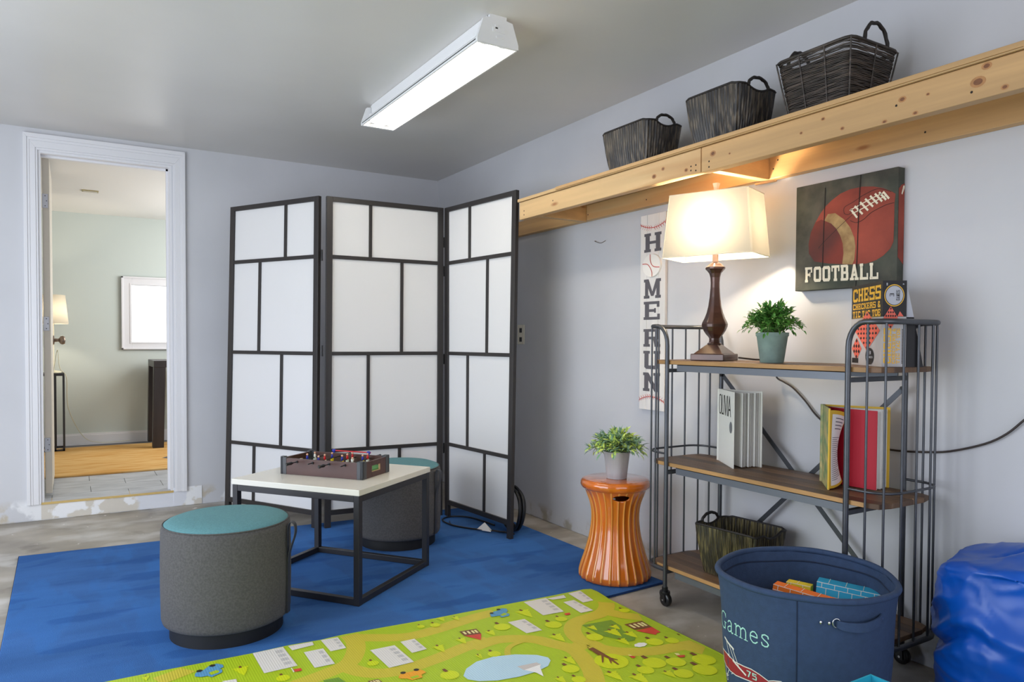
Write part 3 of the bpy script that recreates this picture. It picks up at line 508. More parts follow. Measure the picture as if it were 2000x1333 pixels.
# black side table with lamp
st = thing('black_side_table', 'tall thin black metal side table behind the open white door', 'side table', (-.17, 7.17, .116))
MB().box(-.30, 7.04, .735, -.045, 7.30, .758).build('tabletop', m_black, st, bevel=.002)
for x in (-.295, -.118, -.058):
    for y in (7.045, 7.28): MB().box(x, y, .116, x+.014, y+.014, .735).build('leg', m_black, st)
MB().box(-.295, 7.045, .116, -.05, 7.058, .13).box(-.295, 7.28, .116, -.05, 7.293, .13).box(-.295, 7.045, .116, -.281, 7.29, .13).box(-.058, 7.045, .116, -.045, 7.29, .13).build('base_frame', m_black, st)
lp = thing('small_table_lamp', 'small lit table lamp with white tapered shade partly hidden by the open door', 'lamp', (-.125, 7.17, .758))
MB().lathe([(.06,0),(.06,.01),(.012,.02),(.009,.30),(.012,.31),(.009,.42),(.006,.5)], (-.125,7.17,.758), 16).build('lamp_base', M('cream_lamp_base', (226,216,182), .4), lp)
MB().lathe([(.115,1.163-.758),(.092,1.402-.758)], (-.125,7.17,.758), 32, caps=False).build('lamp_shade', m_shade, lp)
MB().sphere((-.125,7.17,1.27), .022).build('bulb', M('bulb_small', (255,240,210), .4, emit=((255,240,215), 300)), lp)
MB().tube(smooth3([(-.12,7.1,.765),(-.09,7.03,.95),(-.075,7.03,.80),(-.03,7.1,.72),(-.02,7.3,.45),(.08,7.42,.2),(.2,7.44,.124),(.45,7.46,.122)]), .0028, 6).build('cord', M('cream_cord', (226,222,196), .5), lp)
# desk
dk = thing('dark_wooden_desk', 'dark wooden desk with thick square leg seen through the doorway', 'desk', (1.0, 7.1, .1165))
MB().box(.600, 6.86, .80, 1.75, 7.4, .858).build('desk_top', m_dkwood, dk, bevel=.003)
for x in (.600, 1.66):
    for y in (6.86, 7.31):
        mb = MB(); s = .012 if x < 1 else 0
        mb.hexa([(x-s,y,.1165),(x+.085-s,y,.1165),(x+.085-s,y+.085,.1165),(x-s,y+.085,.1165),(x,y,.80),(x+.09,y,.80),(x+.09,y+.09,.80),(x,y+.09,.80)]); mb.build('leg', m_dkwood, dk, bevel=.003)
bx = MB().box(.752, 7.05, .858, .86, 7.16, .935).build('desk_box', m_dkwood, bevel=.003)
tag(bx, 'small dark wooden box on the desk beyond the doorway', 'box')

# ================================================================== CEILING LIGHT
cl = thing('ceiling_light', 'long white fluorescent ceiling fixture with glowing tubes', 'ceiling light', (1.34, 2.94, HC))
X0, X1, Y0, Y1 = 1.252, 1.425, 2.345, 3.545
zb = HC-.10
hb = MB()
hb.box(1.300, Y0+.005, HC-.045, 1.377, Y1-.005, HC)          # channel
hb.build('channel', m_whitepl, cl, bevel=.003)
for sgn, nm in ((-1,'l'),(1,'r')):
    xa = 1.3385+sgn*.034; xb = 1.3385+sgn*.0865
    mb = MB(); mb.hexa([(xa,Y0,HC-.045),(xb,Y0,zb),(xb,Y1,zb),(xa,Y1,HC-.045),(xa,Y0,HC-.042),(xb+sgn*.0,Y0,zb+.006),(xb,Y1,zb+.006),(xa,Y1,HC-.042)])
    mb.box(min(xb,xb-sgn*.006), Y0, zb-.008, max(xb,xb-sgn*.006), Y1, zb+.004)
    mb.build('reflector_wing', m_whitepl, cl)
for y0, y1 in ((Y0-.014, Y0),(Y1, Y1+.014)):
    mb = MB(); P = [(1.254,zb-.006),(1.423,zb-.006),(1.423,zb+.008),(1.398,HC-.018),(1.372,HC-.014),(1.372,HC),(1.305,HC),(1.305,HC-.014),(1.279,HC-.018),(1.254,zb+.008)]
    n = len(P); mb.add([(x,y0,z) for x,z in P]+[(x,y1,z) for x,z in P], [tuple(range(n)), tuple(range(2*n-1,n-1,-1))]+[(i,(i+1)%n,n+(i+1)%n,n+i) for i in range(n)])
    e = mb.build('end_cap', m_whitepl, cl, bevel=.0015)
    yy = y0-.003 if y0 < Y0 else y1
    MB().box(1.315,yy,HC-.062,1.365,yy+.003,HC-.045).box(1.325,yy,HC-.05,1.335,yy+.003,HC-.036).box(1.33,yy,HC-.082,1.36,yy+.003,HC-.076).build('clip', m_whitepl, e)
MB().box(1.30, Y0+.002, HC-.052, 1.377, Y1-.002, HC-.046).build('ballast_cover', m_whitepl, cl)
for x in (1.300, 1.377):
    t = MB(); t.tube([(x, Y0+.03, zb+.018), (x, Y1-.03, zb+.018)], .0145, 14); tb = t.build('tube', m_tube, cl)
    for y in (Y0+.006, Y1-.03): MB().box(x-.012, y, zb+.004, x+.012, y+.024, HC-.05).build('lamp_holder', m_whitepl, cl)

# ================================================================== WALL SHELF
ws = thing('wooden_wall_shelf', 'long pine plank shelf with deep front board running along the right wall', 'shelf', (2.15, 1.5, 1.76))
def board(mb_args, name, m, bev=.0025, **k): return MB().box(*mb_args).build(name, m, ws, bevel=bev, **k)
board((1.970, 1.942, 1.660, 2.008, 3.205, 1.748), 'front_board', m_pine)
board((1.970, -0.90, 1.657, 2.008, 1.938, 1.748), 'front_board', m_pine2)
board((1.963, -0.90, 1.750, 2.325, 3.215, 1.766), 'shelf_plank', m_pine, .003)
board((1.955, -0.90, 1.752, 1.9625, 2.86, 1.7665), 'edge_strip', m_pine2, .002)
board((2.292, 3.10, 1.668, 2.330, 3.95, 1.752), 'wall_board', m_pine2)
board((2.292, 1.935, 1.668, 2.330, 3.098, 1.748), 'wall_board', m_pine)
board((2.292, -0.90, 1.664, 2.330, 1.932, 1.748), 'wall_board', m_pine2)
for y in (3.062, 1.898, 0.75): board((2.009, y, 1.662, 2.291, y+.036, 1.748), 'cross_brace', m_pine2)
m_knot1 = M('knot_halo', (172,122,74), .5, var=.1, vs_=60); m_knot2 = M('knot_heart', (120,74,42), .5, var=.15, vs_=90)
k1, k2 = MB(), MB()
for y, z, s in [(2.191,1.6908,2),(2.14,1.7108,1.6),(2.015,1.6813,1.6),(1.882,1.7144,2.2),(1.804,1.6976,0.8),(1.511,1.6985,1),(1.433,1.7227,1.2),(1.367,1.6778,1.2),(1.183,1.713,1.8),(1.112,1.7069,0.9),(0.985,1.7019,3),(0.965,1.7359,2),(1.234,1.664,1.3),(1.146,1.6654,1.3),(0.922,1.6706,1.5)]:
    e_ = lambda r, o: [Vector((1.9698-o, y+r*1.25*math.cos(a*PI/8), max(1.6605, min(1.7475, z+r*.9*math.sin(a*PI/8))))) for a in range(16)]
    k1.poly(e_(.0052*s, 0)); k2.poly(e_(.0030*s, .0003))
k1.build('knot', m_knot1, ws, kind='stuff'); k2.build('knot', m_knot2, ws, kind='stuff')
mb = MB()
def dot(mb, x, y, z, r=.0035):
    mb.add([(x, y+r*math.cos(a*PI/4), z+r*math.sin(a*PI/4)) for a in range(8)], [tuple(range(8))])
for y, z in ((3.16,1.70),(3.16,1.68),(1.99,1.69),(1.99,1.675),(1.965,1.69),(1.965,1.67),(1.90,1.69),(1.90,1.67),(2.9,1.71),(1.2,1.70),(1.0,1.68)): dot(mb, 1.9695, y, z)
for y, z in ((3.07,1.73),(3.07,1.70),(3.05,1.695),(1.88,1.70),(1.86,1.73),(2.6,1.70),(1.3,1.70)): dot(mb, 2.2915, y, z)
mb.build('nail_head', m_crack, ws, kind='stuff')
MB().beam((2.300, 1.972, 1.659), (2.330, 1.895, 1.663), .012, .006).build('splinter_strip', m_pine2, ws)

# ================================================================== BASKETS
def rrect(a, hx, hy, n=5.0):
    c, s_ = math.cos(a), math.sin(a)
    return (abs(c/hx)**n + abs(s_/hy)**n)**(-1/n)
def basket(name, label, cx, cy, z0, bx_, by, tx, ty, h, mat, kind, rz=0, handle_h=.035, group=None, N=150, dip=.022, handles=(-1,1)):
    t = thing(name, label, 'basket', (cx,cy,z0), rz, group)
    T = rootmat(t)
    mb = MB(T); rnd = random.Random(int(cx*1000)+int(cy*100))
    # perimeter parametrised by arc length so strands are even
    def ring(hx, hy, N):
        K = 720; pts = []
        for i in range(K):
            a = 2*PI*i/K; r_ = rrect(a, hx, hy, 12.0); pts.append(Vector((r_*math.cos(a), r_*math.sin(a), 0)))
        L = [0]
        for i in range(K): L.append(L[-1]+(pts[(i+1)%K]-pts[i]).length)
        out = []; j = 0
        for k in range(N):
            tt = L[-1]*k/N
            while L[j+1] < tt: j += 1
            out.append(pts[j].lerp(pts[(j+1)%K], (tt-L[j])/(L[j+1]-L[j])))
        return out
    def topz(p):
        if kind != 'v': return h
        u = abs(p.x)
        if abs(p.y) > ty/2*0.85: return h - dip*max(0, 1-(u/(tx*0.27))**2) + .004*math.cos(u/(tx/2)*PI)
        return h
    if kind == 'v':
        rb = ring(bx_/2, by/2, N); rt = ring(tx/2, ty/2, N); m_ = 7
        vs = []; fs = []
        for side in (0, 1):
            base = len(vs)
            for i in range(m_+1):
                f = i/m_
                for k in range(N):
                    q = rb[k].lerp(rt[k], f); zt = topz(rt[k])
                    off = (.0022 if k % 2 else -.0008) + rnd.uniform(-.0006,.0006) - (.006 if side else 0)
                    bulge = .004*math.sin(f*PI)
                    n_ = q.normalized(); vs.append(q + n_*(off+bulge) + Vector((0,0,zt*f)))
            for i in range(m_):
                for k in range(N):
                    q = (base+i*N+k, base+i*N+(k+1)%N, base+(i+1)*N+(k+1)%N, base+(i+1)*N+k)
                    fs.append(q if side == 0 else q[::-1])
        b1 = m_*N; b2 = (m_+1)*N + m_*N
        for k in range(N): fs.append((b1+k, b1+(k+1)%N, b2+(k+1)%N, b2+k))
        mb.add(vs, fs, False)
        mb.build('woven_body', mat, t)
        tb = MB(T); tb.tube([rt[k]+Vector((0,0,topz(rt[k])+.001)) for k in range(0,N,2)], .0042, 6, closed=True); tb.build('rim', m_wickin, t)
    else:
        y = 0.004; i = 0
        nlay = int(h/.0047)
        for i in range(nlay):
            f = i/nlay; 
            thin = i in (nlay-3, nlay-7)
            rr = ring(bx_/2+(tx-bx_)/2*f, by/2+(ty-by)/2*f, 44)
            ph = rnd.uniform(0, 6); am = .0010
            mb.tube([p + Vector((0,0, .003+h*f + am*math.sin(ph+k*.9)+ rnd.uniform(-.0006,.0006))) + p.normalized()*rnd.uniform(-.0012,.0012) for k, p in enumerate(rr)], .0009 if thin else .0027, 5, closed=True)
        mb.build('woven_body', mat, t)
        inn = MB(T)
        rr0 = ring(bx_/2-.004, by/2-.004, 44); rr1 = ring(bx_/2+(tx-bx_)/2*.82-.004, by/2+(ty-by)/2*.82-.004, 44)
        inn.add([tuple(p) for p in rr0]+[tuple(p+Vector((0,0,h*.82))) for p in rr1], [(k,(k+1)%44,44+(k+1)%44,44+k) for k in range(44)]); inn.build('lining', m_wickin, t)
        for sx in (-1, 0, 1):
            for sy in (-1, -.33, .33, 1):
                if (sx == 0) != (abs(sy) == 1) and not (abs(sx) == 1): continue
                if sx == 0 and abs(sy) != 1: continue
                e = .003; cf = .965 if abs(sx) == 1 and abs(sy) == 1 else 1
                MB(T).tube([(sx*(bx_/2+e)*cf, sy*(by/2+e)*cf, .002), (sx*(tx/2+e)*cf, sy*(ty/2+e)*cf, h)], .0028, 6).build('stake', mat, t)
        rr = ring(tx/2+.001, ty/2+.001, 60); MB(T).tube([p+Vector((0,0,h+.001)) for p in rr], .0048, 6, closed=True).build('rim', mat, t)
    rr = ring(bx_/2-.004, by/2-.004, 48); b_ = MB(T); b_.add([tuple(p+Vector((0,0,.004))) for p in rr], [tuple(range(48))]); b_.build('bottom', m_wickin, t)
    for sy in handles:
        hw = tx*0.24; pts = []
        zb_ = h - (dip*.2 if kind == 'v' else 0)
        for k in range(15):
            a = PI*k/14
            r0 = 1+.03*math.sin(k*2.2)
            pts.append((hw*math.cos(a)*r0, sy*(ty/2+.001), zb_ + handle_h*math.sin(a)*r0))
        MB(T).tube(pts, [.0055+.0008*(k%2) for k in range(15)], 7).build('handle', m_wickin, t)
    return t
ZS = 1.7668
basket('woven_basket', 'farthest of three dark baskets on the wall shelf, vertical strands, nearest the folding screen', 2.115, 2.437, ZS, .155, .235, .205, .300, .186, m_wick, 'v', group='dark woven baskets on the wall shelf', N=130, handle_h=.032)
basket('woven_basket', 'middle dark basket of vertical strands on the wall shelf above the lamp', 2.110, 1.934, ZS, .160, .205, .215, .262, .190, m_wick, 'v', group='dark woven baskets on the wall shelf', N=130, handle_h=.034)
basket('woven_basket', 'largest nearest basket on the wall shelf, woven of horizontal strands', 2.120, 1.498, ZS, .175, .220, .245, .275, .190, m_wick2, 'h', group='dark woven baskets on the wall shelf', handle_h=.064)
# ================================================================== RUG AND PLAY MAT
rug = MB().prism([(-.216, 4.148), (-.216, 2.45), (-.197, 1.2), (2.17, 1.2) if False else (-.197, 1.15), (.2, 1.12), (1.55, 2.24), (2.155, 2.316), (2.150, 3.95), (1.30, 4.045)], .0, .009)
rug = MB()
# straight rectangular rug; its front edge is under the play mat
RP = [(-.216, 4.148), (-.20, 2.20), (2.165, 2.316), (2.142, 3.99)]
rug.prism(RP, .001, .0095)
rg = rug.build('blue_rug', m_rug, bevel=.003); tag(rg, 'large blue pile rug under the table, ottomans and folding screen', 'rug')
MB().tube([(x,y,.0052) for x, y in RP], .0041, 6, closed=True).build('binding', m_rugedge, rg)
pm = thing('play_mat', 'bright green cartoon village play mat lying over the front of the blue rug', 'play mat', (.9, 1.75, .0))
EP = EDGE[:]
outline = [(-.14, 2.462)] + [tuple(p) for p in EP[:-1]] + [(1.79, 1.60), (1.79, 1.03), (-.14, 1.03)]
outline = outline[::-1]
zt = .0205
mb = MB(); mb.prism(outline, .0105, zt); mb.build('mat_sheet', m_mat, pm)
mb = MB(); mb.tube([(x,y,.0155) for x, y in outline], .0058, 6, closed=True); mb.build('mat_edge', m_mat, pm)
bucket = {}
def add_poly(c, lay, pts, jit=True):
    z = zt + .0004*(lay+(1.6 if jit else 0))
    a = sum(pts[i][0]*pts[(i+1)%len(pts)][1]-pts[(i+1)%len(pts)][0]*pts[i][1] for i in range(len(pts)))
    if a < 0: pts = pts[::-1]
    B_ = bucket.setdefault(c, MB())
    if jit: B_.poly([(x,y,z) for x, y in pts])
    else: B_.add([(x,y,z) for x, y in pts], [tuple(range(len(pts)))])
# clip roads to the mat by shortening against its outline (x<1.80, y<edge)
def inside(p):
    if p[0] > 1.80 or p[0] < -.13: return False
    e = EP
    for i in range(len(e)-1):
        if e[i][0] <= p[0] <= e[i+1][0]:
            t = (p[0]-e[i][0])/(e[i+1][0]-e[i][0]); return p[1] < e[i][1]*(1-t)+e[i+1][1]*t - .002
    return p[1] < 2.45
for ri, rd in enumerate(ROADS):
    if ri == 2: rd = rd[:-1]
    for qi, q in enumerate(ribbon2(rd, .062, 6)):
        qq = [p for p in q if inside(p)]
        if len(qq) >= 3: add_poly('road', .2+ri*.2+(qi % 3)*.14, qq, False)
for q in ribbon2(RING[0], .02, 6): add_poly('road', 1, q)
for c, lay, pts in POLY:
    if c == 'brown' and len(pts) > 8: continue
    if all(inside(p) for p in pts) or c == 'block': 
        pts = [p if inside(p) else (min(p[0],1.80), min(p[1],2.452)) for p in pts]
        add_poly(c, lay, pts)
def circle(c, lay, x, y, r, n=20, lob=0):
    P = []
    for k in range(n):
        a = 2*PI*k/n; rr = r*(1+(.14*abs(math.sin(a*3.5))-.08 if lob else 0))
        p = (x+rr*math.cos(a), y+rr*math.sin(a)*(.62 if lob else 1))
        P.append(p)
    if inside((x, y+r)) and inside((x+r, y)): add_poly(c, lay, P)
def trunk(x, y, w_, l_):
    add_poly('brown', 3, [(x-w_/2, y), (x+w_/2, y), (x+w_*.4, y+l_), (x-w_*.4, y+l_)])
for bp0, bw in (([pts for c, lay, pts in POLY if c == 'brown' and len(pts) > 8][0], .016),):
    A0, A1, A2, A3 = Vector(bp0[0]), Vector(bp0[2]), Vector(bp0[3]), Vector(bp0[6])
    for q in stroke2([tuple((A0+Vector(bp0[1]))/2), tuple(A1), tuple(A2), tuple(A3)], [.022, .015, .011, .005]): add_poly('brown', 4, q)
    for e_ in (4, 8, 11):
        for q in stroke2([tuple(A2 if e_ != 11 else A1), tuple(Vector(bp0[e_]))], [.009, .004]): add_poly('brown', 4, q)
extra_c = []; rn = random.Random(3)
for i in range(30):
    x = rn.uniform(-.05, 1.7); y = rn.uniform(1.06, 1.52)
    if all((x-a[0])**2+(y-a[1])**2 > .012 for a in extra_c): extra_c.append((x, y))
for c, lay, x, y, r in CIRC:
    circle(c, lay, x, y, r, 28 if c == 'cloud' else 20, c == 'cloud')
    if c == 'tree' and r < .07 and inside((x, y+r*1.7)): trunk(x, y+r*.95, r*.42, r*.62)
def pine(x, y, r):
    for k, (w_, a, b) in enumerate(((1.0, .70, -.35), (.80, .25, -.80), (.58, -.20, -1.25))):
        P = [(x-r*w_*.8, y+r*a), (x-r*w_*.3, y+r*a*.93), (x+r*w_*.3, y+r*a), (x+r*w_*.8, y+r*a*.95), (x, y+r*b)]
        if all(inside(p) for p in P): add_poly('tree', 2, P)
    if inside((x, y+r*1.0)): trunk(x, y+r*.55, r*.26, r*.42)
for x, y, r in PINE: pine(x, y, r*1.15)
for i, (x, y) in enumerate(extra_c):
    if i % 3: circle('tree', 1, x, y, .032+.012*(i%4)); trunk(x, y+.035+.012*(i%4), .014, .024)
    else: pine(x, y, .045)
for c, b in bucket.items(): b.build('print_'+({'block':'building','pane':'window','hull':'boat','lake':'pond','cream':'house_window','mat':'car_window'}.get(c, c)), MC[c], pm, kind='stuff')
# giraffe-like orange toy print omitted; only its ground colour shows

# ================================================================== FOLDING SCREEN
fs = thing('folding_screen', 'three-panel folding screen with dark frame and white panels in the corner', 'folding screen', (1.45, 3.9, .0095))
SC = [
 (((.783,4.60),(.823,4.592)), ((1.143,3.955),(1.163,3.962)), [.655,.34,.625,.30]),
 (((1.176,3.937),(1.194,3.950)), ((1.862,3.888),(1.884,3.928)), [.344,.644,.33,.63]),
 (((1.884,3.872),(1.900,3.920)), ((1.944,3.222),(1.982,3.243)), [.356,.642,.334,.624]),
]
HT = 1.822; TH = .022
rows = [(1.505,1.795),(.975,1.484),(.442,.955),(.105,.422)]
for (A, B, fr_) in SC:
    wid = (Vector(B[1])-Vector(A[1])).length
    def Pm(u, z, t):   # u metres along the panel, z height, t thickness offset
        f = z/HT; a = Vector(A[0]).lerp(Vector(A[1]), f); b = Vector(B[0]).lerp(Vector(B[1]), f)
        d = (b-a).normalized(); n_ = Vector((d.y, -d.x)); q = a+(b-a)*(u/wid)+n_*t
        return (q.x, q.y, z)
    def bar(mb, u0, u1, z0, z1, t0=-TH/2, t1=TH/2):
        mb.hexa([Pm(u0,z0,t1),Pm(u1,z0,t1),Pm(u1,z0,t0),Pm(u0,z0,t0),Pm(u0,z1,t1),Pm(u1,z1,t1),Pm(u1,z1,t0),Pm(u0,z1,t0)])
    SW = .034
    root = bpy.data.objects.new('screen_panel', None); col.objects.link(root); root.parent = fs; root.empty_display_size = .05
    fm = MB(); bar(fm, 0, SW, .0095, HT); bar(fm, wid-SW, wid, .0095, HT); bar(fm, SW, wid-SW, HT-.027, HT); bar(fm, SW, wid-SW, .078, .105)
    fm.build('panel_frame', m_screenw, root, bevel=.0012)
    lat = MB()
    for i, (z0, z1) in enumerate(rows):
        um = SW+(wid-2*SW)*fr_[i]
        bar(lat, um-.009, um+.009, z0, z1, -.007, .008)
        if i < 3: bar(lat, SW, wid-SW, rows[i+1][1], z0, -.008, .009)
        for u0, u1 in ((SW, um-.009), (um+.009, wid-SW)):
            p = MB(); bar(p, u0-.001, u1+.001, z0-.001, z1+.001, -.003, .000); p.build('white_panel', m_paper, root)
    lat.build('lattice_bar', m_screenw, root, bevel=.001)
for (x, y), zs in (((1.1695,3.946),(1.50,.98,.30)), ((1.890,3.917),(1.62,1.45,.93,.40))):
    for z in zs: MB().tube([(x, y+.004, z-.03), (x, y+.004, z+.03)], .005, 8).build('hinge', m_blackp, fs)

# ================================================================== COFFEE TABLE
ct = thing('coffee_table', 'small coffee table with cream top and black open cube frame on the rug', 'table', (.980, 3.112, .0095), .648)
T = rootmat(ct); hx, hy = .284, .308
MB(T).box(-hx-.003, -hy-.003, .429, hx+.003, hy+.003, .4525).build('tabletop', m_whitetop, ct, bevel=.002)
q = .0125
for sx in (-1,1):
    for sy in (-1,1): MB(T).box(sx*(hx-q)-q, sy*(hy-q)-q, 0, sx*(hx-q)+q, sy*(hy-q)+q, .428).build('leg', m_black, ct, bevel=.0015)
for z in (0.001, .403):
    for sy in (-1,1): MB(T).box(-hx+2*q, sy*(hy-q)-q+.0005, z, hx-2*q, sy*(hy-q)+q-.0005, z+.0245).build('rail', m_black, ct, bevel=.0015)
    for sx in (-1,1): MB(T).box(sx*(hx-q)-q+.0005, -hy+2*q, z, sx*(hx-q)+q-.0005, hy-2*q, z+.0245).build('rail', m_black, ct, bevel=.0015)

# ================================================================== TABLETOP FOOSBALL
fb = thing('table_football', 'miniature mahogany table football game with red, white and blue players on the coffee table', 'game', (.977, 3.105, .4622), .672)
T = rootmat(fb); hx, hy, hh = .106, .203, .073; w_ = .010
MB(T).box(-hx+w_, -hy+w_, .020, hx-w_, hy-w_, .030).build('playing_field', m_field, fb)
fl = MB(T)
fl.box(-.0015, -hy+w_+.01, .0301, .0015, hy-w_-.01, .0304) if False else None
for y in (-.1, 0, .1): fl.box(-hx+w_, y-.001, .0301, hx-w_, y+.001, .0304)
fl.build('field_line', m_wht, fb)
for sx in (-1,1): MB(T).box(sx*hx-(w_ if sx>0 else 0), -hy+.014, 0, sx*hx+(0 if sx>0 else w_), hy-.014, hh-.004).build('side_board', m_mahog, fb, bevel=.001)
for sy in (-1,1):
    y0, y1 = (sy*hy-(w_ if sy>0 else 0), sy*hy+(0 if sy>0 else w_)); g = .034
    e = MB(T); e.box(-hx+.014, y0, 0, -g, y1, hh-.004).box(g, y0, 0, hx-.014, y1, hh-.004).box(-g, y0, 0, g, y1, .022).box(-g, y0, .048, g, y1, hh-.004); e.build('end_board', m_mahog, fb, bevel=.001)
    MB(T).box(-g, y0+.001, .022, -g+.002, y1-.001, .048).box(g-.002, y0+.001, .022, g, y1-.001, .048).box(-g, y0+.001, .0215, g, y1-.001, .0235).build('goal_lining', m_mdf, fb)
for sx in (-1,1):
    for sy in (-1,1):
        c = MB(T); a = .0145; xo, yo = sx*(hx+.0015), sy*(hy+.0015)
        x0, x1 = sorted((xo, xo-sx*a)); 
        c.box(*[f for f in (min(xo,xo-sx*.03), min(yo,yo-sy*a), -0.0, max(xo,xo-sx*.03), max(yo,yo-sy*a), hh)]) 
        c.box(min(xo,xo-sx*a), min(yo,yo-sy*.03), 0, max(xo,xo-sx*a), max(yo,yo-sy*.03), hh)
        c.box(min(xo,xo-sx*.020), min(yo,yo-sy*.020), hh, max(xo,xo-sx*.020), max(yo,yo-sy*.020), hh+.003)
        c.build('corner_bracket', m_corner, fb, bevel=.0015)
teams = [[('b','w',-.035),('w','w',.02)], [('b','y',.035),('r','w',-.02),('b','w',-.065)], [('r','w',.07),('b','y',-.01),('r','w',.03)], [('b','y',.03),('w','w',-.05),('r','w',.07)]]
Yr = [.203*(1-2*f) for f in (.205,.40,.60,.79)]
body = {'b': m_blu, 'r': m_redp, 'w': m_wht}; short = {'w': m_wht, 'y': m_yelp}
for i, y in enumerate(Yr):
    z = .056; out = -1 if i % 2 == 0 else 1
    rod = MB(T).tube([(-hx-.034, y, z), (hx+.034, y, z)], .0022, 8).build('rod', m_blackp, fb)
    g = MB(T); x0 = out*(hx+.030); g.tube([(x0+out*s_, y, z) for s_ in (0,.006,.010,.016,.022,.028,.034,.040,.044)], [.004,.0058,.0072,.006,.0068,.0055,.0068,.0072,.004], 10); g.build('handle', m_blackp, rod)
    for sx in (-1,1): MB(T).tube([(sx*(hx), y, z),(sx*(hx+.004), y, z)], .0055, 10).build('bushing', m_blackp, rod)
    for (b_, s_, px) in teams[i]:
        p = MB(T); p.cur = 0
        p.sphere((px, y, z+.008), .0062, 8, 6, (1,.8,1.7)); p.cur = 1; p.box(px-.0055, y-.0045, z-.012, px+.0055, y+.0045, z)
        p.cur = 2; p.sphere((px, y, z+.0215), .0048, 8, 6); p.box(px-.0045, y-.003, z-.026, px+.0045, y+.003, z-.012)
        p.build('player', [body[b_], short[s_], m_skin], rod)
sb = MB(T).tube([(hx-.006, -.115, hh+.006), (hx-.006, .08, hh+.006)], .0028, 8).build('score_bar', m_redp, fb)
for y in (-.105, .075): MB(T).sphere((hx-.006, y, hh+.006), .0066, 10, 8, (1,1.6,1)).box(hx-.009, y-.004, hh-.006, hx-.004, y+.004, hh+.004).build('score_bracket', m_blu, sb)

# ================================================================== OTTOMANS
def ottoman(cx, cy, label, ang):
    t = thing('ottoman', label, 'ottoman', (cx, cy, .0095), 0, 'round grey and teal ottomans'); T = Matrix.Translation((cx,cy,.0095))
    R = .2135
    MB(T).lathe([(R-.025,0),(R-.025,.052)], n=64).build('plinth', M('black_plinth', (14,14,16), .6), t, bevel=.002)
    MB(T).lathe([(R-.03,.050),(R-.012,.050),(R-.003,.056),(R+.001,.070),(R+.003,.18),(R+.003,.28),(R+.001,.372),(R-.003,.385),(R-.010,.388)], n=72).build('body', m_grey, t)
    MB(T).lathe([(R-.006,.380),(R-.006,.388),(R-.014,.3945),(R-.035,.402),(R-.08,.4085),(R-.14,.4115),(0.0001,.4125)], n=72, caps=False).build('seat_cushion', m_teal, t)
    MB(T).tube([((R-.005)*math.cos(2*PI*k/72), (R-.005)*math.sin(2*PI*k/72), .3885) for k in range(72)], .0025, 6, closed=True).build('piping', m_grey, t)
    d = Vector((math.cos(ang), math.sin(ang), 0)); tn = Vector((-d.y, d.x, 0)); O = Vector((cx,cy,.0095))
    # leather strap: runs down the side, folded into a loop near the top
    prof = [(.004,.06),(.005,.12),(.005,.20),(.005,.27),(.006,.33),(.008,.365),(.014,.382),(.024,.384),(.032,.374),(.034,.350),(.028,.325),(.018,.295),(.010,.26),(.0085,.20),(.0085,.10),(.008,.062)]
    pts = smooth3([(O + d*(R+a) + Vector((0,0,z))) for a, z in prof], 3)
    vs = []; fs = []; n = len(pts)
    for i, p in enumerate(pts):
        a = (pts[min(i+1,n-1)]-pts[max(i-1,0)]).normalized(); nn = a.cross(tn).normalized()
        for w1, h1 in ((-.011,-.0012),(.011,-.0012),(.011,.0012),(-.011,.0012)): vs.append(p+tn*w1+nn*h1)
    for i in range(n-1):
        for k in range(4): fs.append((i*4+k, i*4+(k+1)%4, (i+1)*4+(k+1)%4, (i+1)*4+k))
    MB().add(vs, fs).build('leather_strap', m_leather, t)
ottoman(.470, 2.738, 'grey round ottoman with teal seat standing in front of the coffee table', -.60)
ottoman(1.425, 3.490, 'grey round ottoman with teal seat behind the coffee table by the screen', -.95)

# ================================================================== ORANGE GARDEN STOOL
gs = thing('garden_stool', 'glossy orange ribbed ceramic garden stool at the rug corner', 'stool', (2.022, 2.478, .0095))
prof = [(.138,.0),(.150,.006),(.1545,.022),(.151,.042),(.143,.068),(.132,.10),(.120,.14),(.110,.18),(.1035,.22),(.1005,.255),(.1015,.29),(.107,.325),(.117,.355),(.130,.383),(.139,.396)]
NR = 25
def ribf(a, z, r):
    ph = (a*NR/(2*PI)) % 1.0
    f = (1-abs(2*ph-1))           # 1 at rib crest
    amp = .0045*min(1, max(0, (.392-z)/.03))*(1 if z > .004 else .4)
    return r - amp*.6 + amp*1.5*(f**5)
pts = [Vector((r, z, 0)) for r, z in prof]; Q = smooth3(pts, 3); fine = [(p.x, p.y) for p in Q]
so = MB(Matrix.Translation((2.022,2.478,.0095)))
loop = [(r, z, 1) for r, z in fine] + [(r-.012, z, 0) for r, z in fine[::-1]]
NA = NR*10; vs = []; fs_ = []
for r, z, o_ in loop:
    for k in range(NA):
        a = 2*PI*k/NA; rr = ribf(a, z, r) if o_ else r
        vs.append((rr*math.cos(a), rr*math.sin(a), z))
for i in range(len(loop)):
    j = (i+1) % len(loop)
    for k in range(NA): fs_.append((i*NA+k, i*NA+(k+1)%NA, j*NA+(k+1)%NA, j*NA+k))
so.add(vs, fs_, True)
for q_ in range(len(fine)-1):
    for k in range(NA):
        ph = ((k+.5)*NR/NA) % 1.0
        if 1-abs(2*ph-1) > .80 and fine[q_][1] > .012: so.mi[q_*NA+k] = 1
body_o = so.build('body', [m_orange, m_orangel], gs)
cut = MB(); cang = math.atan2(-2.478, -2.022)+.22
cd = Vector((math.cos(cang), math.sin(cang), 0)); cc = Vector((2.022,2.478,.0095+.368))+cd*.115
cm = Matrix.Translation(cc) @ Matrix.Rotation(cang, 4, 'Z')
cut.T = cm; cut.sphere((0,0,0), 1.0, 28, 14, (.05,.036,.0135)); co = cut.build('cutter', m_orange)
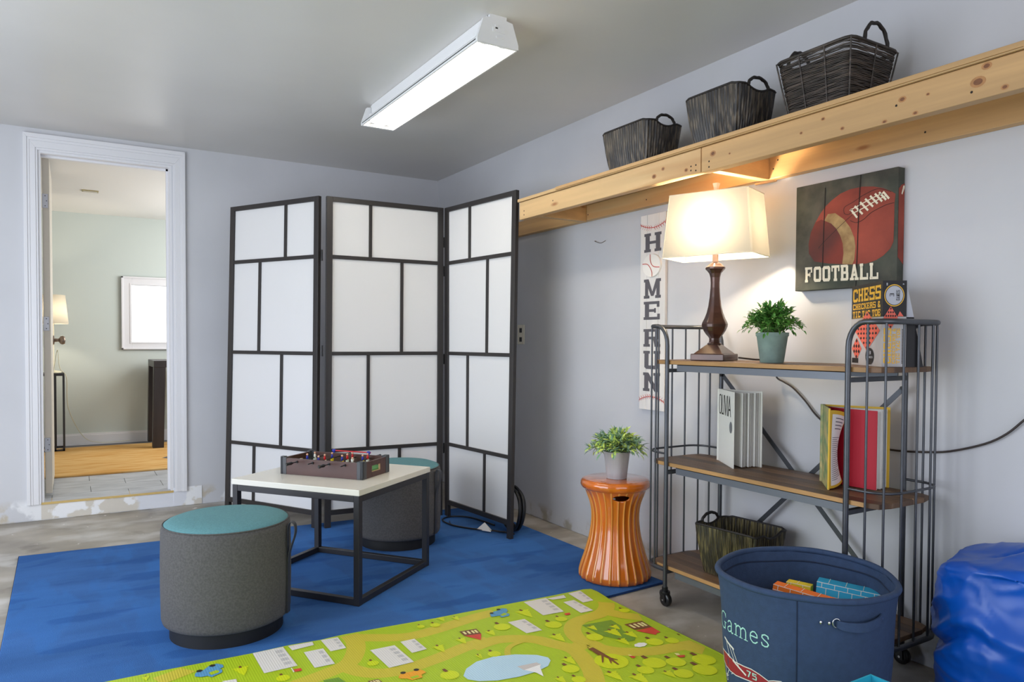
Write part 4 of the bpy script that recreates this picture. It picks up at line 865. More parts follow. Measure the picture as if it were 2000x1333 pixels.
bo = body_o.modifiers.new('hole', 'BOOLEAN'); bo.operation = 'DIFFERENCE'; bo.object = co; bo.solver = 'EXACT'
# keep local coordinates in step with the parent before baking
bpy.context.view_layer.update()
dg = bpy.context.evaluated_depsgraph_get()
me2 = bpy.data.meshes.new_from_object(body_o.evaluated_get(dg)); body_o.modifiers.clear(); body_o.data = me2
me2.polygons.foreach_set('use_smooth', [True]*len(me2.polygons))
bpy.data.objects.remove(co)
tp = MB(Matrix.Translation((2.022,2.478,.0095)))
tp.lathe([(.128,.390),(.139,.393),(.1475,.400),(.1515,.411),(.1505,.422),(.145,.430),(.134,.434),(.0001,.4345)], n=80, fr=lambda a,z,r: r+(.0012*math.sin(a*NR) if .39<z<.415 and r>.13 else 0), caps=False).build('seat_top', m_orange, gs)

# ================================================================== PLANTS
def leaf(mb, base, dirv, up, L, W, fold=.25):
    d = dirv.normalized(); s_ = d.cross(up); s_ = s_.normalized() if s_.length > 1e-4 else Vector((1,0,0)); n_ = s_.cross(d)
    b = Vector(base)
    P = [b, b+d*L*.35+s_*W*.5+n_*fold*W, b+d*L*.7+s_*W*.42+n_*fold*W*.4, b+d*L-n_*L*.12, b+d*L*.7-s_*W*.42+n_*fold*W*.4, b+d*L*.35-s_*W*.5+n_*fold*W, b+d*L*.35, b+d*L*.7-n_*.02*L]
    mb.add(P, [(0,1,6),(1,2,7,6),(2,3,7),(0,6,5),(6,7,4,5),(7,3,4)])
def plant(name, label, c, potprof, potmat, H, R, nst, leafL, leafW, mats, seed, extra_rim=None, npl=12, upright=.4):
    t = thing(name, label, 'potted plant', c); T = Matrix.Translation(c); rnd = random.Random(seed)
    hp = max(z for r, z in potprof); rt = [r for r, z in potprof if z == hp][0]
    pot = MB(T).lathe(potprof, n=40, fr=(lambda a,z,r: r+.0006*math.sin(a*36) if extra_rim else r)).build('pot', potmat, t)
    if extra_rim:
        for r, z in extra_rim: MB(T).tube([((r)*math.cos(2*PI*k/36), r*math.sin(2*PI*k/36), z) for k in range(36)], .0018, 6, closed=True).build('rim_bead', potmat, pot)
    MB(T).lathe([(rt-.004, hp-.006),(rt-.004,hp-.005)], n=24).build('soil', m_soil, t)
    stems = MB(T); leaves = MB(T); leaves.T = T
    for i in range(nst):
        a = rnd.uniform(0, 2*PI); e = rnd.random()**.6
        tip = Vector((math.cos(a)*R*e, math.sin(a)*R*e, hp + H*(1-.75*e*e)*rnd.uniform(.7,1.0) ))
        b0 = Vector((math.cos(a)*rt*.6*e, math.sin(a)*rt*.6*e, hp-.006)); midp = b0.lerp(tip, .5)+Vector((0,0,H*.18))
        if e > .75: tip.z -= rnd.uniform(0,.035)
        path = smooth3([b0, midp, tip], 6); stems.tube(path, .0011, 4)
        leaves.cur = rnd.randrange(len(mats)) if rnd.random() < .8 else 0
        for k in range(npl):
            f = .22+.78*k/(npl-1); p = path[min(len(path)-1, int(f*(len(path)-1)))]
            sd = (path[-1]-path[max(0,len(path)-4)]).normalized() if k == npl-1 else Vector((rnd.uniform(-1,1), rnd.uniform(-1,1), rnd.uniform(-.3,.9))).normalized()*.85 + (path[-1]-b0).normalized()*upright
            leaf(leaves, p, sd, Vector((rnd.uniform(-.3,.3), rnd.uniform(-.3,.3), 1)), leafL*rnd.uniform(.7,1.1), leafW*rnd.uniform(.8,1.1))
    stems.build('stem', m_stem, t, kind='stuff'); leaves.build('foliage', mats, t, kind='stuff')
plant('potted_plant', 'blue-green and lime leafy plant in ribbed whitewashed pot on the orange stool', (2.022,2.470,.4442),
      [(.042,0),(.044,.002),(.0465,.03),(.056,.112),(.0575,.114),(.0575,.118)], m_galv, .088, .122, 100, .038, .0115, [m_leafa, m_leafb, m_leafa, m_leafb], 5, [(.0435,.004),(.0575,.116)], 11)
# ================================================================== ROLLING SHELF CART
XA, XB_, YL, YR = 1.985, 2.285, 2.122, 1.345
cart = thing('shelf_cart', 'grey steel rolling shelf cart with three dark wood shelves and barred rounded ends', 'shelf', (2.135, 1.733, 0))
TR = .0085
def hoop_plan(post_y, out, r=.072, e=.128):
    """plan points from front post round to back post; out=+1 left end, -1 right end"""
    ye = post_y+out*e; P = [(XA, post_y)]
    for k in range(7):
        a = PI/2*k/6; P.append((XA+r-r*math.cos(a), ye-out*r+out*r*math.sin(a)))
    for k in range(7):
        a = PI/2*k/6; P.append((XB_-r+r*math.sin(a), ye-out*r+out*r*math.cos(a)))
    P.append((XB_, post_y)); return P
for post_y, out in ((YL, 1), (YR, -1)):
    hp = hoop_plan(post_y, out)
    zt_, b = 1.100, .075
    path = [(XA, post_y, .064)] + [(XA, post_y, zt_-b)]
    for k in range(1, 7):
        a = PI/2*k/6; path.append((XA, post_y+out*b*(1-math.cos(a))*.72, zt_-b+b*math.sin(a)))
    path += [(x, y, zt_) for x, y in hp[2:-2] if True]
    tail = [(XB_, post_y, .064), (XB_, post_y, zt_-b)]
    for k in range(1, 7):
        a = PI/2*k/6; tail.append((XB_, post_y+out*b*(1-math.cos(a))*.72, zt_-b+b*math.sin(a)))
    path += tail[::-1]
    MB().tube(path, TR, 12).build('end_hoop', m_steel, cart)
    MB().tube([(x,y,.60) for x, y in hp], .0042, 8).build('middle_ring', m_steel, cart)
    MB().tube([(x,y,.142) for x, y in hp], TR, 10).build('bottom_ring', m_steel, cart)
    e = .128
    for (x, dy) in ((XA, .062), (XA+.018, .108), (2.058, e), (2.133, e), (2.208, e), (XB_-.018, .108), (XB_, .062)):
        MB().tube([(x, post_y+out*dy, .142), (x, post_y+out*dy, zt_)], .0037, 8).build('rod', m_steel, cart)
    for z in (.919, .520, .128):
        MB().box(XA, post_y-.009, z, XB_, post_y+.009, z+.014).build('cross_rail', m_steel, cart)
    for x in (XA, XB_):
        cs = MB(); cs.tube([(x, post_y, .052),(x, post_y, .074)], .012, 12)
        cs.lathe([(.020,.058),(.021,.052),(.017,.046)], (x,post_y,0), 16)
        for sx in (-1,1): cs.hexa([(x+sx*.0135-.0015,post_y-.016,.018),(x+sx*.0135+.0015,post_y-.016,.018),(x+sx*.0135+.0015,post_y+.004,.018),(x+sx*.0135-.0015,post_y+.004,.018),(x+sx*.0135-.0015,post_y-.014,.052),(x+sx*.0135+.0015,post_y-.014,.052),(x+sx*.0135+.0015,post_y+.016,.052),(x+sx*.0135-.0015,post_y+.016,.052)])
        cc_ = cs.build('caster', m_rubber, cart)
        wl2 = MB(Matrix.Translation((x, post_y-.006, .0265)) @ Matrix.Rotation(PI/2, 4, 'Y')); wl2.lathe([(.010,-.010),(.024,-.010),(.0262,-.006),(.0262,.006),(.024,.010),(.010,.010)], n=24).build('wheel', m_rubber, cc_)
        MB(Matrix.Translation((x, post_y-.006, .0265)) @ Matrix.Rotation(PI/2, 4, 'Y')).lathe([(.004,-.018),(.004,.018)], n=10).build('axle', m_chrome, cc_)
y0, y1 = YR-.105, YL+.105
for zi, z in enumerate((.966, .566, .158)):
    sh = bpy.data.objects.new('shelf', None); col.objects.link(sh); sh.parent = cart; sh.empty_display_size = .05
    n = 5; wd = (2.277-1.994)/n
    for k in range(n):
        xa, xb = 1.994+k*wd, 1.994+(k+1)*wd-.0006
        c = .045
        if k == 0: P = [(xa, y0+c), (xa+.012, y0+.012), (xb, y0), (xb, y1), (xa+.012, y1-.012), (xa, y1-c)]
        elif k == n-1: P = [(xa, y0), (xb-.012, y0+.012), (xb, y0+c), (xb, y1-c), (xb-.012, y1-.012), (xa, y1)]
        else: P = [(xa, y0), (xb, y0), (xb, y1), (xa, y1)]
        MB().prism(P, z-.016, z).build('plank', m_shelf[(k*3+zi) % 4], sh, bevel=.0012, seg=1)
    MB().prism([(1.9935, y0+.05), (1.9952, y0+.05), (1.9952, y1-.05), (1.9935, y1-.05)], z-.015, z-.0015).build('front_edge', m_shedge, sh)
    for x in (1.998, 2.262): MB().box(x, YR+.012, z-.042, x+.004, YL-.04, z-.0165).box(x, YR+.012, z-.0185, x+(.018 if x < 2.1 else -.014), YL-.04, z-.0165).build('angle_rail', m_steelb, cart)
for a, b in (((XB_, YL-.005, .905), (XB_, YR+.02, .16)), ((XB_+.004, YR+.005, .895), (XB_+.004, YL-.02, .16))):
    MB().beam(a, b, .004, .017, up=(1,0,0)) if False else None
    A_, B_ = Vector(a), Vector(b); d = (B_-A_).normalized(); n_ = d.cross(Vector((1,0,0))); mb = MB(); P = []
    for p in (A_, B_):
        for i, j in ((-1,-1),(1,-1),(1,1),(-1,1)): P.append(p+Vector((i*.0015,0,0))+n_*(j*.0085))
    mb.hexa(P).build('diagonal_brace', m_steel, cart)
for y, z in ((YL-.006,.903),(YR+.006,.893)): MB().tube([(XB_-.012,y,z),(XB_+.008,y,z)], .006, 10).build('bolt', m_blackp, cart)

# ================================================================== TABLE LAMP (lit)
LX, LY, LZ, LR = 2.120, 2.006, .967, .375
tl = thing('table_lamp', 'lit table lamp with bronze faceted body and cream rectangular shade on the cart', 'lamp', (LX, LY, LZ), LR)
T = rootmat(tl)
MB(T).box(-.075,-.066,0,.075,.066,.026).build('base_plate', m_lampb, tl, bevel=.003)
MB(T).hexa([(-.066,-.058,.026),(.066,-.058,.026),(.066,.058,.026),(-.066,.058,.026),(-.024,-.022,.062),(.024,-.022,.062),(.024,.022,.062),(-.024,.022,.062)]).build('base_pyramid', m_lampb, tl, bevel=.002)
pf = [(.028,.062),(.029,.066),(.023,.070),(.021,.078),(.0215,.086),(.026,.092),(.034,.100),(.044,.114),(.051,.130),(.0525,.140),(.050,.147),(.041,.164),(.033,.184),(.0265,.210),(.0215,.245),(.0185,.280),(.018,.300),(.0195,.320),(.024,.335),(.033,.346),(.0395,.352),(.0395,.359),(.033,.364),(.025,.372),(.0115,.379)]
o8 = lambda a, z, r: r*.93/max(abs(math.cos(a)), abs(math.sin(a)), (abs(math.cos(a))+abs(math.sin(a)))*.80)
MB(T).lathe(pf, n=64, fr=o8, smooth=False).build('lamp_body', m_lampb, tl)
MB(T).lathe([(.0115,.379),(.0115,.415),(.008,.42),(.008,.45)], n=16).build('neck', m_finial, tl)
MB(T).lathe([(.017,.43),(.019,.46),(.017,.468)], n=16).build('socket', m_brass, tl)
MB(T).sphere((0,0,.515), .032, 16, 12, (1,1,1.15)).build('bulb', m_bulb, tl)
# shade: rectangular tapered, open top and bottom
bw, bd, tw, td_, zb0, zt0 = .100, .178, .089, .156, 1.364-LZ, 1.603-LZ
sh = MB(T); r_ = .006
def rr4(w_, d_): return [(-w_+r_,-d_),(w_-r_,-d_),(w_,-d_+r_),(w_,d_-r_),(w_-r_,d_),(-w_+r_,d_),(-w_,d_-r_),(-w_,-d_+r_)]
b0 = rr4(bw, bd); t0 = rr4(tw, td_); bi = rr4(bw-.0015, bd-.0015); ti = rr4(tw-.0015, td_-.0015)
vs = [(x,y,zb0) for x,y in b0]+[(x,y,zt0) for x,y in t0]
sh.add(vs, [(k,(k+1)%8,8+(k+1)%8,8+k) for k in range(8)])
shade = sh.build('lamp_shade', m_shade, tl)
for zz, P_ in ((zb0, b0), (zt0, t0)): MB(T).tube([(x,y,zz) for x,y in P_], .0016, 6, closed=True).build('shade_binding', m_trimshade, shade)
mb = MB(T)
for sx, sy in ((1,0),(-1,0),(0,1),(0,-1)): mb.tube([(0,0,zt0-.012),(sx*tw,sy*td_,zt0-.003)], .0015, 6)
mb.build('spider', m_brass, shade)
MB(T).tube(smooth3([(0,-.012,.455),(0,-.045,.50),(0,-.045,.57),(0,-.004,zt0-.012)],4), .0016, 6).tube(smooth3([(0,.012,.455),(0,.045,.50),(0,.045,.57),(0,.004,zt0-.012)],4), .0016, 6).build('harp', m_brass, tl)
MB(T).lathe([(.005,zt0-.014),(.005,zt0+.002)], n=10).lathe([(.0075,zt0+.002),(.010,zt0+.03),(.0145,zt0+.045)], n=4, rot=.6, smooth=False).build('finial', m_finial, tl)
cord = smooth3([(LX+.075, LY-.052, LZ+.012), (2.235, 1.90, LZ+.006), (2.262, 1.80, LZ+.004), (2.292, 1.74, .955), (2.305, 1.70, .90), (2.315,1.845,.865), (2.318,1.80,.850), (2.32,1.745,.815), (2.32,1.70,.785), (2.32,1.66,.755), (2.32,1.57,.705), (2.32,1.47,.687), (2.32,1.39,.683), (2.32,1.30,.690), (2.32,1.22,.703), (2.32,1.12,.738), (2.32,1.06,.775), (2.32,1.01,.825), (2.32,.94,.89), (2.32,.80,.95), (2.32,.6,.93)], 4)
cord = smooth3([(LX+.068, LY-.058, LZ+.012), (2.235, 1.905, LZ+.005), (2.268, 1.88, LZ+.004), (2.300, 1.872, .955), (2.312, 1.868, .905), (2.318,1.840,.888), (2.32,1.800,.868), (2.32,1.745,.822), (2.32,1.70,.775), (2.32,1.655,.745), (2.32,1.57,.705), (2.32,1.47,.687), (2.32,1.39,.683), (2.32,1.30,.690), (2.32,1.22,.703), (2.32,1.12,.738), (2.32,1.06,.775), (2.32,1.01,.825), (2.32,.94,.89), (2.32,.80,.95), (2.32,.6,.93)], 4)
MB().tube(cord, .0034, 7).build('cord', m_cord, tl)

# plant on the cart
plant('potted_plant', 'dark green bushy plant in verdigris grey-green pot on top of the cart', (2.105,1.722,.9665),
      [(.0385,0),(.040,.002),(.0525,.092),(.0555,.094),(.056,.106)], m_pot2, .108, .116, 120, .022, .0092, [m_leafc], 9, None, 15, .35)

# ================================================================== BOOKS ON THE MIDDLE SHELF
def sheet(mb, S, ang, L, z0, z1, th, bend=0.0, n=5):
    S = Vector((S[0], S[1], 0)); pts = []
    for i in range(n+1):
        f = i/n; a = ang + bend*math.sin(f*PI)*.5; pts.append(S + Vector((math.cos(ang), math.sin(ang), 0))*L*f + Vector((-math.sin(ang), math.cos(ang), 0))*bend*L*math.sin(f*PI))
    nn = Vector((-math.sin(ang), math.cos(ang), 0))*th/2
    for i in range(n):
        a, b = pts[i], pts[i+1]
        mb.hexa([a-nn+Vector((0,0,z0)), b-nn+Vector((0,0,z0)), b+nn+Vector((0,0,z0)), a+nn+Vector((0,0,z0)), a-nn+Vector((0,0,z1)), b-nn+Vector((0,0,z1)), b+nn+Vector((0,0,z1)), a+nn+Vector((0,0,z1))])
S = Vector((2.208, 2.062)); F_ = Vector((2.098, 1.884)); Bk = Vector((2.216, 1.850)); ZM_ = .5665; hB = .286
a0 = math.atan2(F_.y-S.y, F_.x-S.x); a1 = math.atan2(Bk.y-S.y, Bk.x-S.x); L0 = (F_-S).length
bk = thing('picture_book', 'white picture book standing open with its black title facing left, on the cart', 'book', (S.x, S.y, ZM_))
mb = MB(); sheet(mb, S, a0, L0, ZM_, ZM_+hB, .003); cov = mb.build('front_cover', m_cover, bk)
mb = MB(); sheet(mb, S, a1, L0, ZM_, ZM_+hB, .003); mb.build('back_cover', m_cover, bk)
MB().tube([(S.x,S.y,ZM_),(S.x,S.y,ZM_+hB)], .006, 8).build('spine', m_cover, bk)
for k, f in enumerate((.30,.36,.42,.52,.60,.66,.76,.84,.90,.95)):
    mb = MB(); sheet(mb, S, a0+(a1-a0)*f, L0*(.965-.012*(k%3)), ZM_+.004, ZM_+hB-.005, .0012, (.02 if k % 2 else -.015)); mb.build('page', m_pages, bk)
# title on the outside of the front cover
d = (F_-S).normalized(); out_n = Vector((d.y, -d.x)) if Vector((d.y,-d.x)).dot(Vector((0,0))-F_) > 0 else Vector((-d.y, d.x))
U = Vector((d.x, d.y, 0)); O = Vector((S.x, S.y, ZM_)) + Vector((out_n.x, out_n.y, 0))*.0022
def sans(ch):
    st = lambda *p: list(p)
    return {'O': [[(.5,1),(.22,.95),(.08,.7),(.05,.5),(.08,.3),(.22,.05),(.5,0),(.78,.05),(.92,.3),(.95,.5),(.92,.7),(.78,.95),(.5,1)]],
            'L': [[(.2,1),(.2,0)],[(.2,.03),(.9,.03)]], 'I': [[(.5,1),(.5,0)]], 'V': [[(.05,1),(.5,0),(.95,1)]], 'A': [[(.05,0),(.5,1),(.95,0)],[(.22,.33),(.78,.33)]]}[ch]
ttl = MB(); x = .012; wds = {'O':.036,'L':.024,'I':.012,'V':.034,'A':.036}
for ch in 'OLIVIA':
    for pl in sans(ch):
        for i in range(len(pl)-1):
            for q in stroke2([(x+pl[i][0]*wds[ch], .19+pl[i][1]*.075), (x+pl[i+1][0]*wds[ch], .19+pl[i+1][1]*.075)], .0065 if (ch in 'LIVA' and i == 0) else .0050):
                ttl.poly([O+U*a+Vector((0,0,b)) for a, b in q])
    x += wds[ch]+.0015
ttl.build('title', m_ink, cov, kind='stuff')
md = MB(); md.poly([O+U*(.175+.018*math.cos(k*PI/10))+Vector((0,0,.150+.022*math.sin(k*PI/10))) for k in range(20)]); md.build('round_seal', M('seal_grey',(128,130,134),.5,metal=.4), cov)

S2 = Vector((2.178, 1.590)); F2 = Vector((2.060, 1.458)); B2 = Vector((2.268, 1.382)); hB2 = .262
S2 = Vector((2.180, 1.568))
r2 = thing('red_yellow_book', 'open book with crimson endpaper and yellow cover edges on the middle cart shelf', 'book', (S2.x, S2.y, ZM_))
a0 = math.atan2(F2.y-S2.y, F2.x-S2.x); a1 = math.atan2(B2.y-S2.y, B2.x-S2.x); L2 = (F2-S2).length; L3 = .205
mb = MB(); sheet(mb, S2, a0, L2, ZM_, ZM_+hB2, .004); c2_ = mb.build('front_cover', m_mott, r2)
mb = MB(); sheet(mb, S2, a1, L3, ZM_, ZM_+hB2, .004); mb.build('back_cover', m_ycov, r2)
MB().tube([(S2.x,S2.y,ZM_),(S2.x,S2.y,ZM_+hB2)], .008, 8).build('spine', m_mott, r2)
MB().tube([(F2.x,F2.y,ZM_+.002),(F2.x,F2.y,ZM_+hB2-.001)], .0035, 8).build('cover_edge', m_ycov, r2)
ar = math.atan2(1.350-S2.y, 2.178-S2.x); ar = a0+(a1-a0)*.62
mb = MB(); sheet(mb, S2, ar, L3*.985, ZM_+.004, ZM_+hB2-.006, .0014, -.06, 8); mb.build('red_endpaper', m_red, r2)
mb = MB(); sheet(mb, S2, ar+.035, L3*.97, ZM_+.004, ZM_+hB2-.006, .0014, -.05, 8); mb.build('page', m_pages, r2)
mb = MB(); S3 = S2
for f in (.74,.80,.86,.91,.95): 
    m_b = MB(); sheet(m_b, S2, a0+(a1-a0)*f, L3*.965, ZM_+.004, ZM_+hB2-.006, .005, -.03, 6); m_b.build('page', m_pages, r2)
# loose jacket flap folded round the front fore-edge
fl_ = MB(); flt = MB(); flb = MB()
dF = (F2-S2).normalized(); fo = Vector((.93, -.18)).normalized(); bend = Vector((.25, .9)).normalized()
def flap_pt(u, v, off=0.0):
    wdt = .108 - .052*math.sin(min(1, max(0, (1-v)/1.0))*PI)**.8 if v > 0 else .108
    wdt = .066 + .044*(abs(v-.42)/.58)**2
    x = u*wdt; curl = .030*u*u
    p = F2 + fo*x + bend*curl*1.2
    z = ZM_+.004+(hB2-.010)*v - .022*u*u*max(0, v-.5)*2 + .012*u*u*max(0,.5-v)*2
    nn = Vector((fo.y, -fo.x)); q = p - nn*(-off)
    return Vector((q.x, q.y, z))
if True:
    nU, nV = 8, 14
    def surf(mb, u0, u1, v0, v1, off, a=8, b=14):
        vs = [flap_pt(u0+(u1-u0)*i/a, v0+(v1-v0)*j/b, off) for j in range(b+1) for i in range(a+1)]
        mb.add(vs, [(j*(a+1)+i, j*(a+1)+i+1, (j+1)*(a+1)+i+1, (j+1)*(a+1)+i) for j in range(b) for i in range(a)], True)
    nrm_off = .0008
    surf(fl_, 0, 1, 0, 1, 0.0); fo_ = fl_.build('jacket_flap', m_ycov, r2)
    surf(flt, .12, .93, .035, .95, nrm_off); flt.build('white_text_page', m_pages, fo_)
    for k in range(22):
        v = .10+.026*k
        surf(flb, .18, .86 if k % 5 else .6, v, v+.007, nrm_off*2, 6, 1)
    for k in range(4): surf(flb, .3, .8, .76+.045*k, .772+.045*k, nrm_off*2, 6, 1)
    flb.build('text_line', m_text, fo_, kind='stuff')

# ================================================================== GAME BOX
gx = thing('game_box', 'tall black and grey board game box with yellow lettering on top of the cart', 'game box', (2.058, 1.292, .9665))
C = Vector((2.0550, 1.283)); hb_ = .256
dl = Vector((.60, .80)).normalized(); dr_ = Vector((.86, -.51)).normalized()
dl = (Vector((2.185,1.455))-C).normalized(); dr_ = Vector((dl.y, -dl.x))
wl3, wr3 = .255, .068
def gp(a, b, z, o=0, side=None):
    p = C + dl*a + dr_*b; return Vector((p.x, p.y, .9668+z))
mb = MB(); mb.hexa([gp(0,0,0),gp(0,wr3,0),gp(wl3,wr3,0),gp(wl3,0,0),gp(0,0,.149),gp(0,wr3,.149),gp(wl3,wr3,.149),gp(wl3,0,.149)]); low = mb.build('box_lower', m_cardg, gx)
mb = MB(); mb.hexa([gp(0,0,.149),gp(0,wr3,.149),gp(wl3,wr3,.149),gp(wl3,0,.149),gp(0,0,hb_),gp(0,wr3,hb_),gp(wl3,wr3,hb_),gp(wl3,0,hb_)]); upp = mb.build('box_upper', m_card, gx)
nl = Vector((-dr_.x, -dr_.y, 0)); nr = Vector((-dl.x, -dl.y, 0))   # outward normals of broad and narrow faces
DL = Vector((dl.x, dl.y, 0)); DR = Vector((dr_.x, dr_.y, 0)); O = Vector((C.x, C.y, .9668)); UZ = Vector((0,0,1))
# broad face (reads left to right = from far end to near corner)
tx = MB()
put_text(tx, 'CHESS', O+DL*(wl3*.95)+UZ*.203, -DL*(wl3*.90), UZ*.042, nl*.0006, w=.27, h=.17)
put_text(tx, 'CHECKERS & ', O+DL*(wl3*.95)+UZ*.178, -DL*(wl3*.95), UZ*.019, nl*.0006, w=.26, h=.17)
put_text(tx, 'TIC TAC TOE', O+DL*(wl3*.95)+UZ*.153, -DL*(wl3*.90), UZ*.020, nl*.0006, w=.26, h=.17)
tx.poly([O+DL*(wl3*.95)+UZ*.1505+nl*.0006, O+DL*(wl3*.05)+UZ*.1505+nl*.0006, O+DL*(wl3*.05)+UZ*.1515+nl*.0006, O+DL*(wl3*.95)+UZ*.1515+nl*.0006])
tx.build('yellow_lettering', m_yel, upp, kind='stuff')
def lattice(mbc, mbk, O_, U_, V_, nrm, n, rounds=True):
    """diamond board: coral square turned 45 degrees with dark checks"""
    c = lambda u, v: O_ + U_*u + V_*v
    mbc.poly([c(0,-1)+nrm, c(1,0)+nrm, c(0,1)+nrm, c(-1,0)+nrm])
    for i in range(n):
        for j in range(n):
            if (i+j) % 2: continue
            a0_, a1_ = -1+2*i/n, -1+2*(i+1)/n; b0_, b1_ = -1+2*j/n, -1+2*(j+1)/n
            q = [((a-b)/2*.95, (a+b)/2*.95) for a, b in ((a0_+.04,b0_+.04),(a1_-.04,b0_+.04),(a1_-.04,b1_-.04),(a0_+.04,b1_-.04))]
            mbk.poly([c(*p)+nrm*1.6 for p in q])
mc, mk = MB(), MB()
lattice(mc, mk, O+DL*(wl3*.46)+UZ*.108, DL*(wl3*.40), UZ*.062, nl*.0008, 8)
lattice(mc, mk, O+DL*(wl3*.80)+UZ*.052, DL*(wl3*.17), UZ*.036, nl*.0008, 4)
mc.build('coral_board_print', m_coral, low, kind='stuff'); mk.build('check_print', m_card, low, kind='stuff')
ov = MB(); ov.poly([O+DL*(wl3*(.36+.13*math.cos(k*PI/12)))+UZ*(.030+.026*math.sin(k*PI/12))+nl*.0016 for k in range(24)])
ov.poly([O+DL*(wl3*a)+UZ*z+nl*.0010 for a, z in ((.95,.006),(.74,.006),(.74,.022),(.95,.022))]); ov.build('black_print', m_card, low, kind='stuff')
sm = MB(); put_text(sm, '3', O+DL*(wl3*.40)+UZ*.036, -DL*(wl3*.09), UZ*.010, nl*.0022, w=.3); put_text(sm, 'GAMES', O+DL*(wl3*.46)+UZ*.024, -DL*(wl3*.21), UZ*.006, nl*.0022, w=.3); sm.build('pale_lettering', m_silver, low, kind='stuff')
# narrow face: upper emblem
em = MB(); ci = lambda r, o: [O+DR*(wr3*.48+r*math.cos(k*PI/14))+UZ*(.212+r*1.15*math.sin(k*PI/14))+nr*o for k in range(28)]
em.poly(ci(.0285,.0006)); em.build('yellow_ring', m_yel, upp)
em = MB(); em.poly(ci(.0262,.0010)); em.build('black_ring', m_card, upp)
em = MB(); em.poly(ci(.0245,.0014)); em.build('silver_disc', m_silver, upp)
em = MB(); put_text(em, '3', O+DR*(wr3*.46)+UZ*.209, UZ*.009, -DR*.012, nr*.0018, w=.26); put_text(em, 'GAMES', O+DR*(wr3*.70)+UZ*.197, UZ*.030, -DR*.010, nr*.0018, w=.26); em.build('dark_lettering', m_card, upp, kind='stuff')
em = MB()
for a, z in ((.14,.246),(.14,.242),(.82,.244)): em.poly([O+DR*(wr3*a)+UZ*z+nr*.0008, O+DR*(wr3*(a+.07))+UZ*z+nr*.0008, O+DR*(wr3*(a+.05))+UZ*(z+.003)+nr*.0008, O+DR*(wr3*(a+.01))+UZ*(z+.003)+nr*.0008])
em.build('small_pale_mark', m_silver, upp, kind='stuff')
mc, mk = MB(), MB()
lattice(mc, mk, O+DR*(wr3*.34)+UZ*.146, DR*(wr3*.30), UZ*.034, nr*.0010, 6)
mc.poly([O+DR*(wr3*a)+UZ*z+nr*.0010 for a, z in ((.62,.150),(.88,.150),(.72,.165))]); mc.build('coral_board_print', m_coral, low, kind='stuff'); mk.build('check_print', m_card, low, kind='stuff')
tx = MB()
put_text(tx, 'CHESS', O+DR*(wr3*.38)+UZ*.010, UZ*.105, -DR*(wr3*.32), nr*.0008, w=.27, h=.17)
put_text(tx, 'CHECKERS &', O+DR*(wr3*.56)+UZ*.010, UZ*.105, -DR*(wr3*.14), nr*.0008, w=.26, h=.17)
put_text(tx, 'TIC TAC TOE', O+DR*(wr3*.74)+UZ*.010, UZ*.105, -DR*(wr3*.14), nr*.0008, w=.26, h=.17)
tx.build('yellow_lettering', m_yel, low, kind='stuff')
em = MB()
for k in range(26): em.poly([O+DR*(wr3*.82)+UZ*(.010+k*.004)+nr*.0008, O+DR*(wr3*.86)+UZ*(.010+k*.004)+nr*.0008, O+DR*(wr3*.86)+UZ*(.0125+k*.004)+nr*.0008, O+DR*(wr3*.82)+UZ*(.0125+k*.004)+nr*.0008])
em.build('small_print', m_card, low, kind='stuff')
# side panel of the box leaning outwards behind the narrow face
mb = MB(); A1 = O+DR*(wr3+.002); q = [A1+DL*.01, A1+DR*.045+DL*.03, A1+DR*.006+DL*.02+UZ*.135, A1+DL*.01+UZ*.135]
mb.hexa([A1+DL*.004, A1+DR*.050+DL*.004, A1+DR*.050+DL*.01, A1+DL*.01, A1+DL*.004+UZ*.148, A1+DR*.021+DL*.004+UZ*.148, A1+DR*.021+DL*.01+UZ*.148, A1+DL*.01+UZ*.148]); mb.build('side_flap', m_card, gx)
mb = MB(); mb.hexa([A1+DL*.004+UZ*.148, A1+DR*.021+DL*.004+UZ*.148, A1+DR*.021+DL*.01+UZ*.148, A1+DL*.01+UZ*.148, A1+DL*.004+UZ*.235, A1+DR*.002+DL*.004+UZ*.235, A1+DR*.002+DL*.01+UZ*.235, A1+DL*.01+UZ*.235]); mb.build('side_flap', m_silver, gx)

# ================================================================== BASKET ON BOTTOM SHELF
basket('woven_basket', 'dark olive-brown basket of vertical strands standing on the bottom shelf of the cart', 2.150, 1.895, .1585, .160, .215, .205, .275, .185, m_wick3, 'v', rz=.10, N=150, handle_h=.030, handles=(1,))

# ================================================================== GAMES BIN
BX, BY = 1.722, 1.285
gb = thing('canvas_toy_bin', 'navy canvas toy bin with mint Games lettering and red biplane', 'bin', (BX, BY, .0240))
T = Matrix.Translation((BX, BY, .0))
def binr(z):
    P = [(.0,.190),(.05,.203),(.12,.212),(.20,.218),(.28,.220),(.34,.223),(.385,.229),(.40,.232)]
    for i in range(len(P)-1):
        if z <= P[i+1][0]: t_ = (z-P[i][0])/(P[i+1][0]-P[i][0]); return P[i][1]*(1-t_)+P[i+1][1]*t_
    return P[-1][1]
def dent(a, z): return .003*math.sin(3*a+1)*(z/.4) + .0022*math.sin(7*a+z*9) + .004*math.exp(-((a-3.95)%(2*PI)-0)**2*8)*0
bz = [.0240+i*(.40-.0240)/16 for i in range(17)]
bb = MB(T); bb.lathe([(.001, .0240)]+[(binr(z), z) for z in bz], n=96, fr=lambda a,z,r: r+(dent(a,z) if r > .01 else 0), caps=False); bb.build('canvas_body', m_bin, gb)
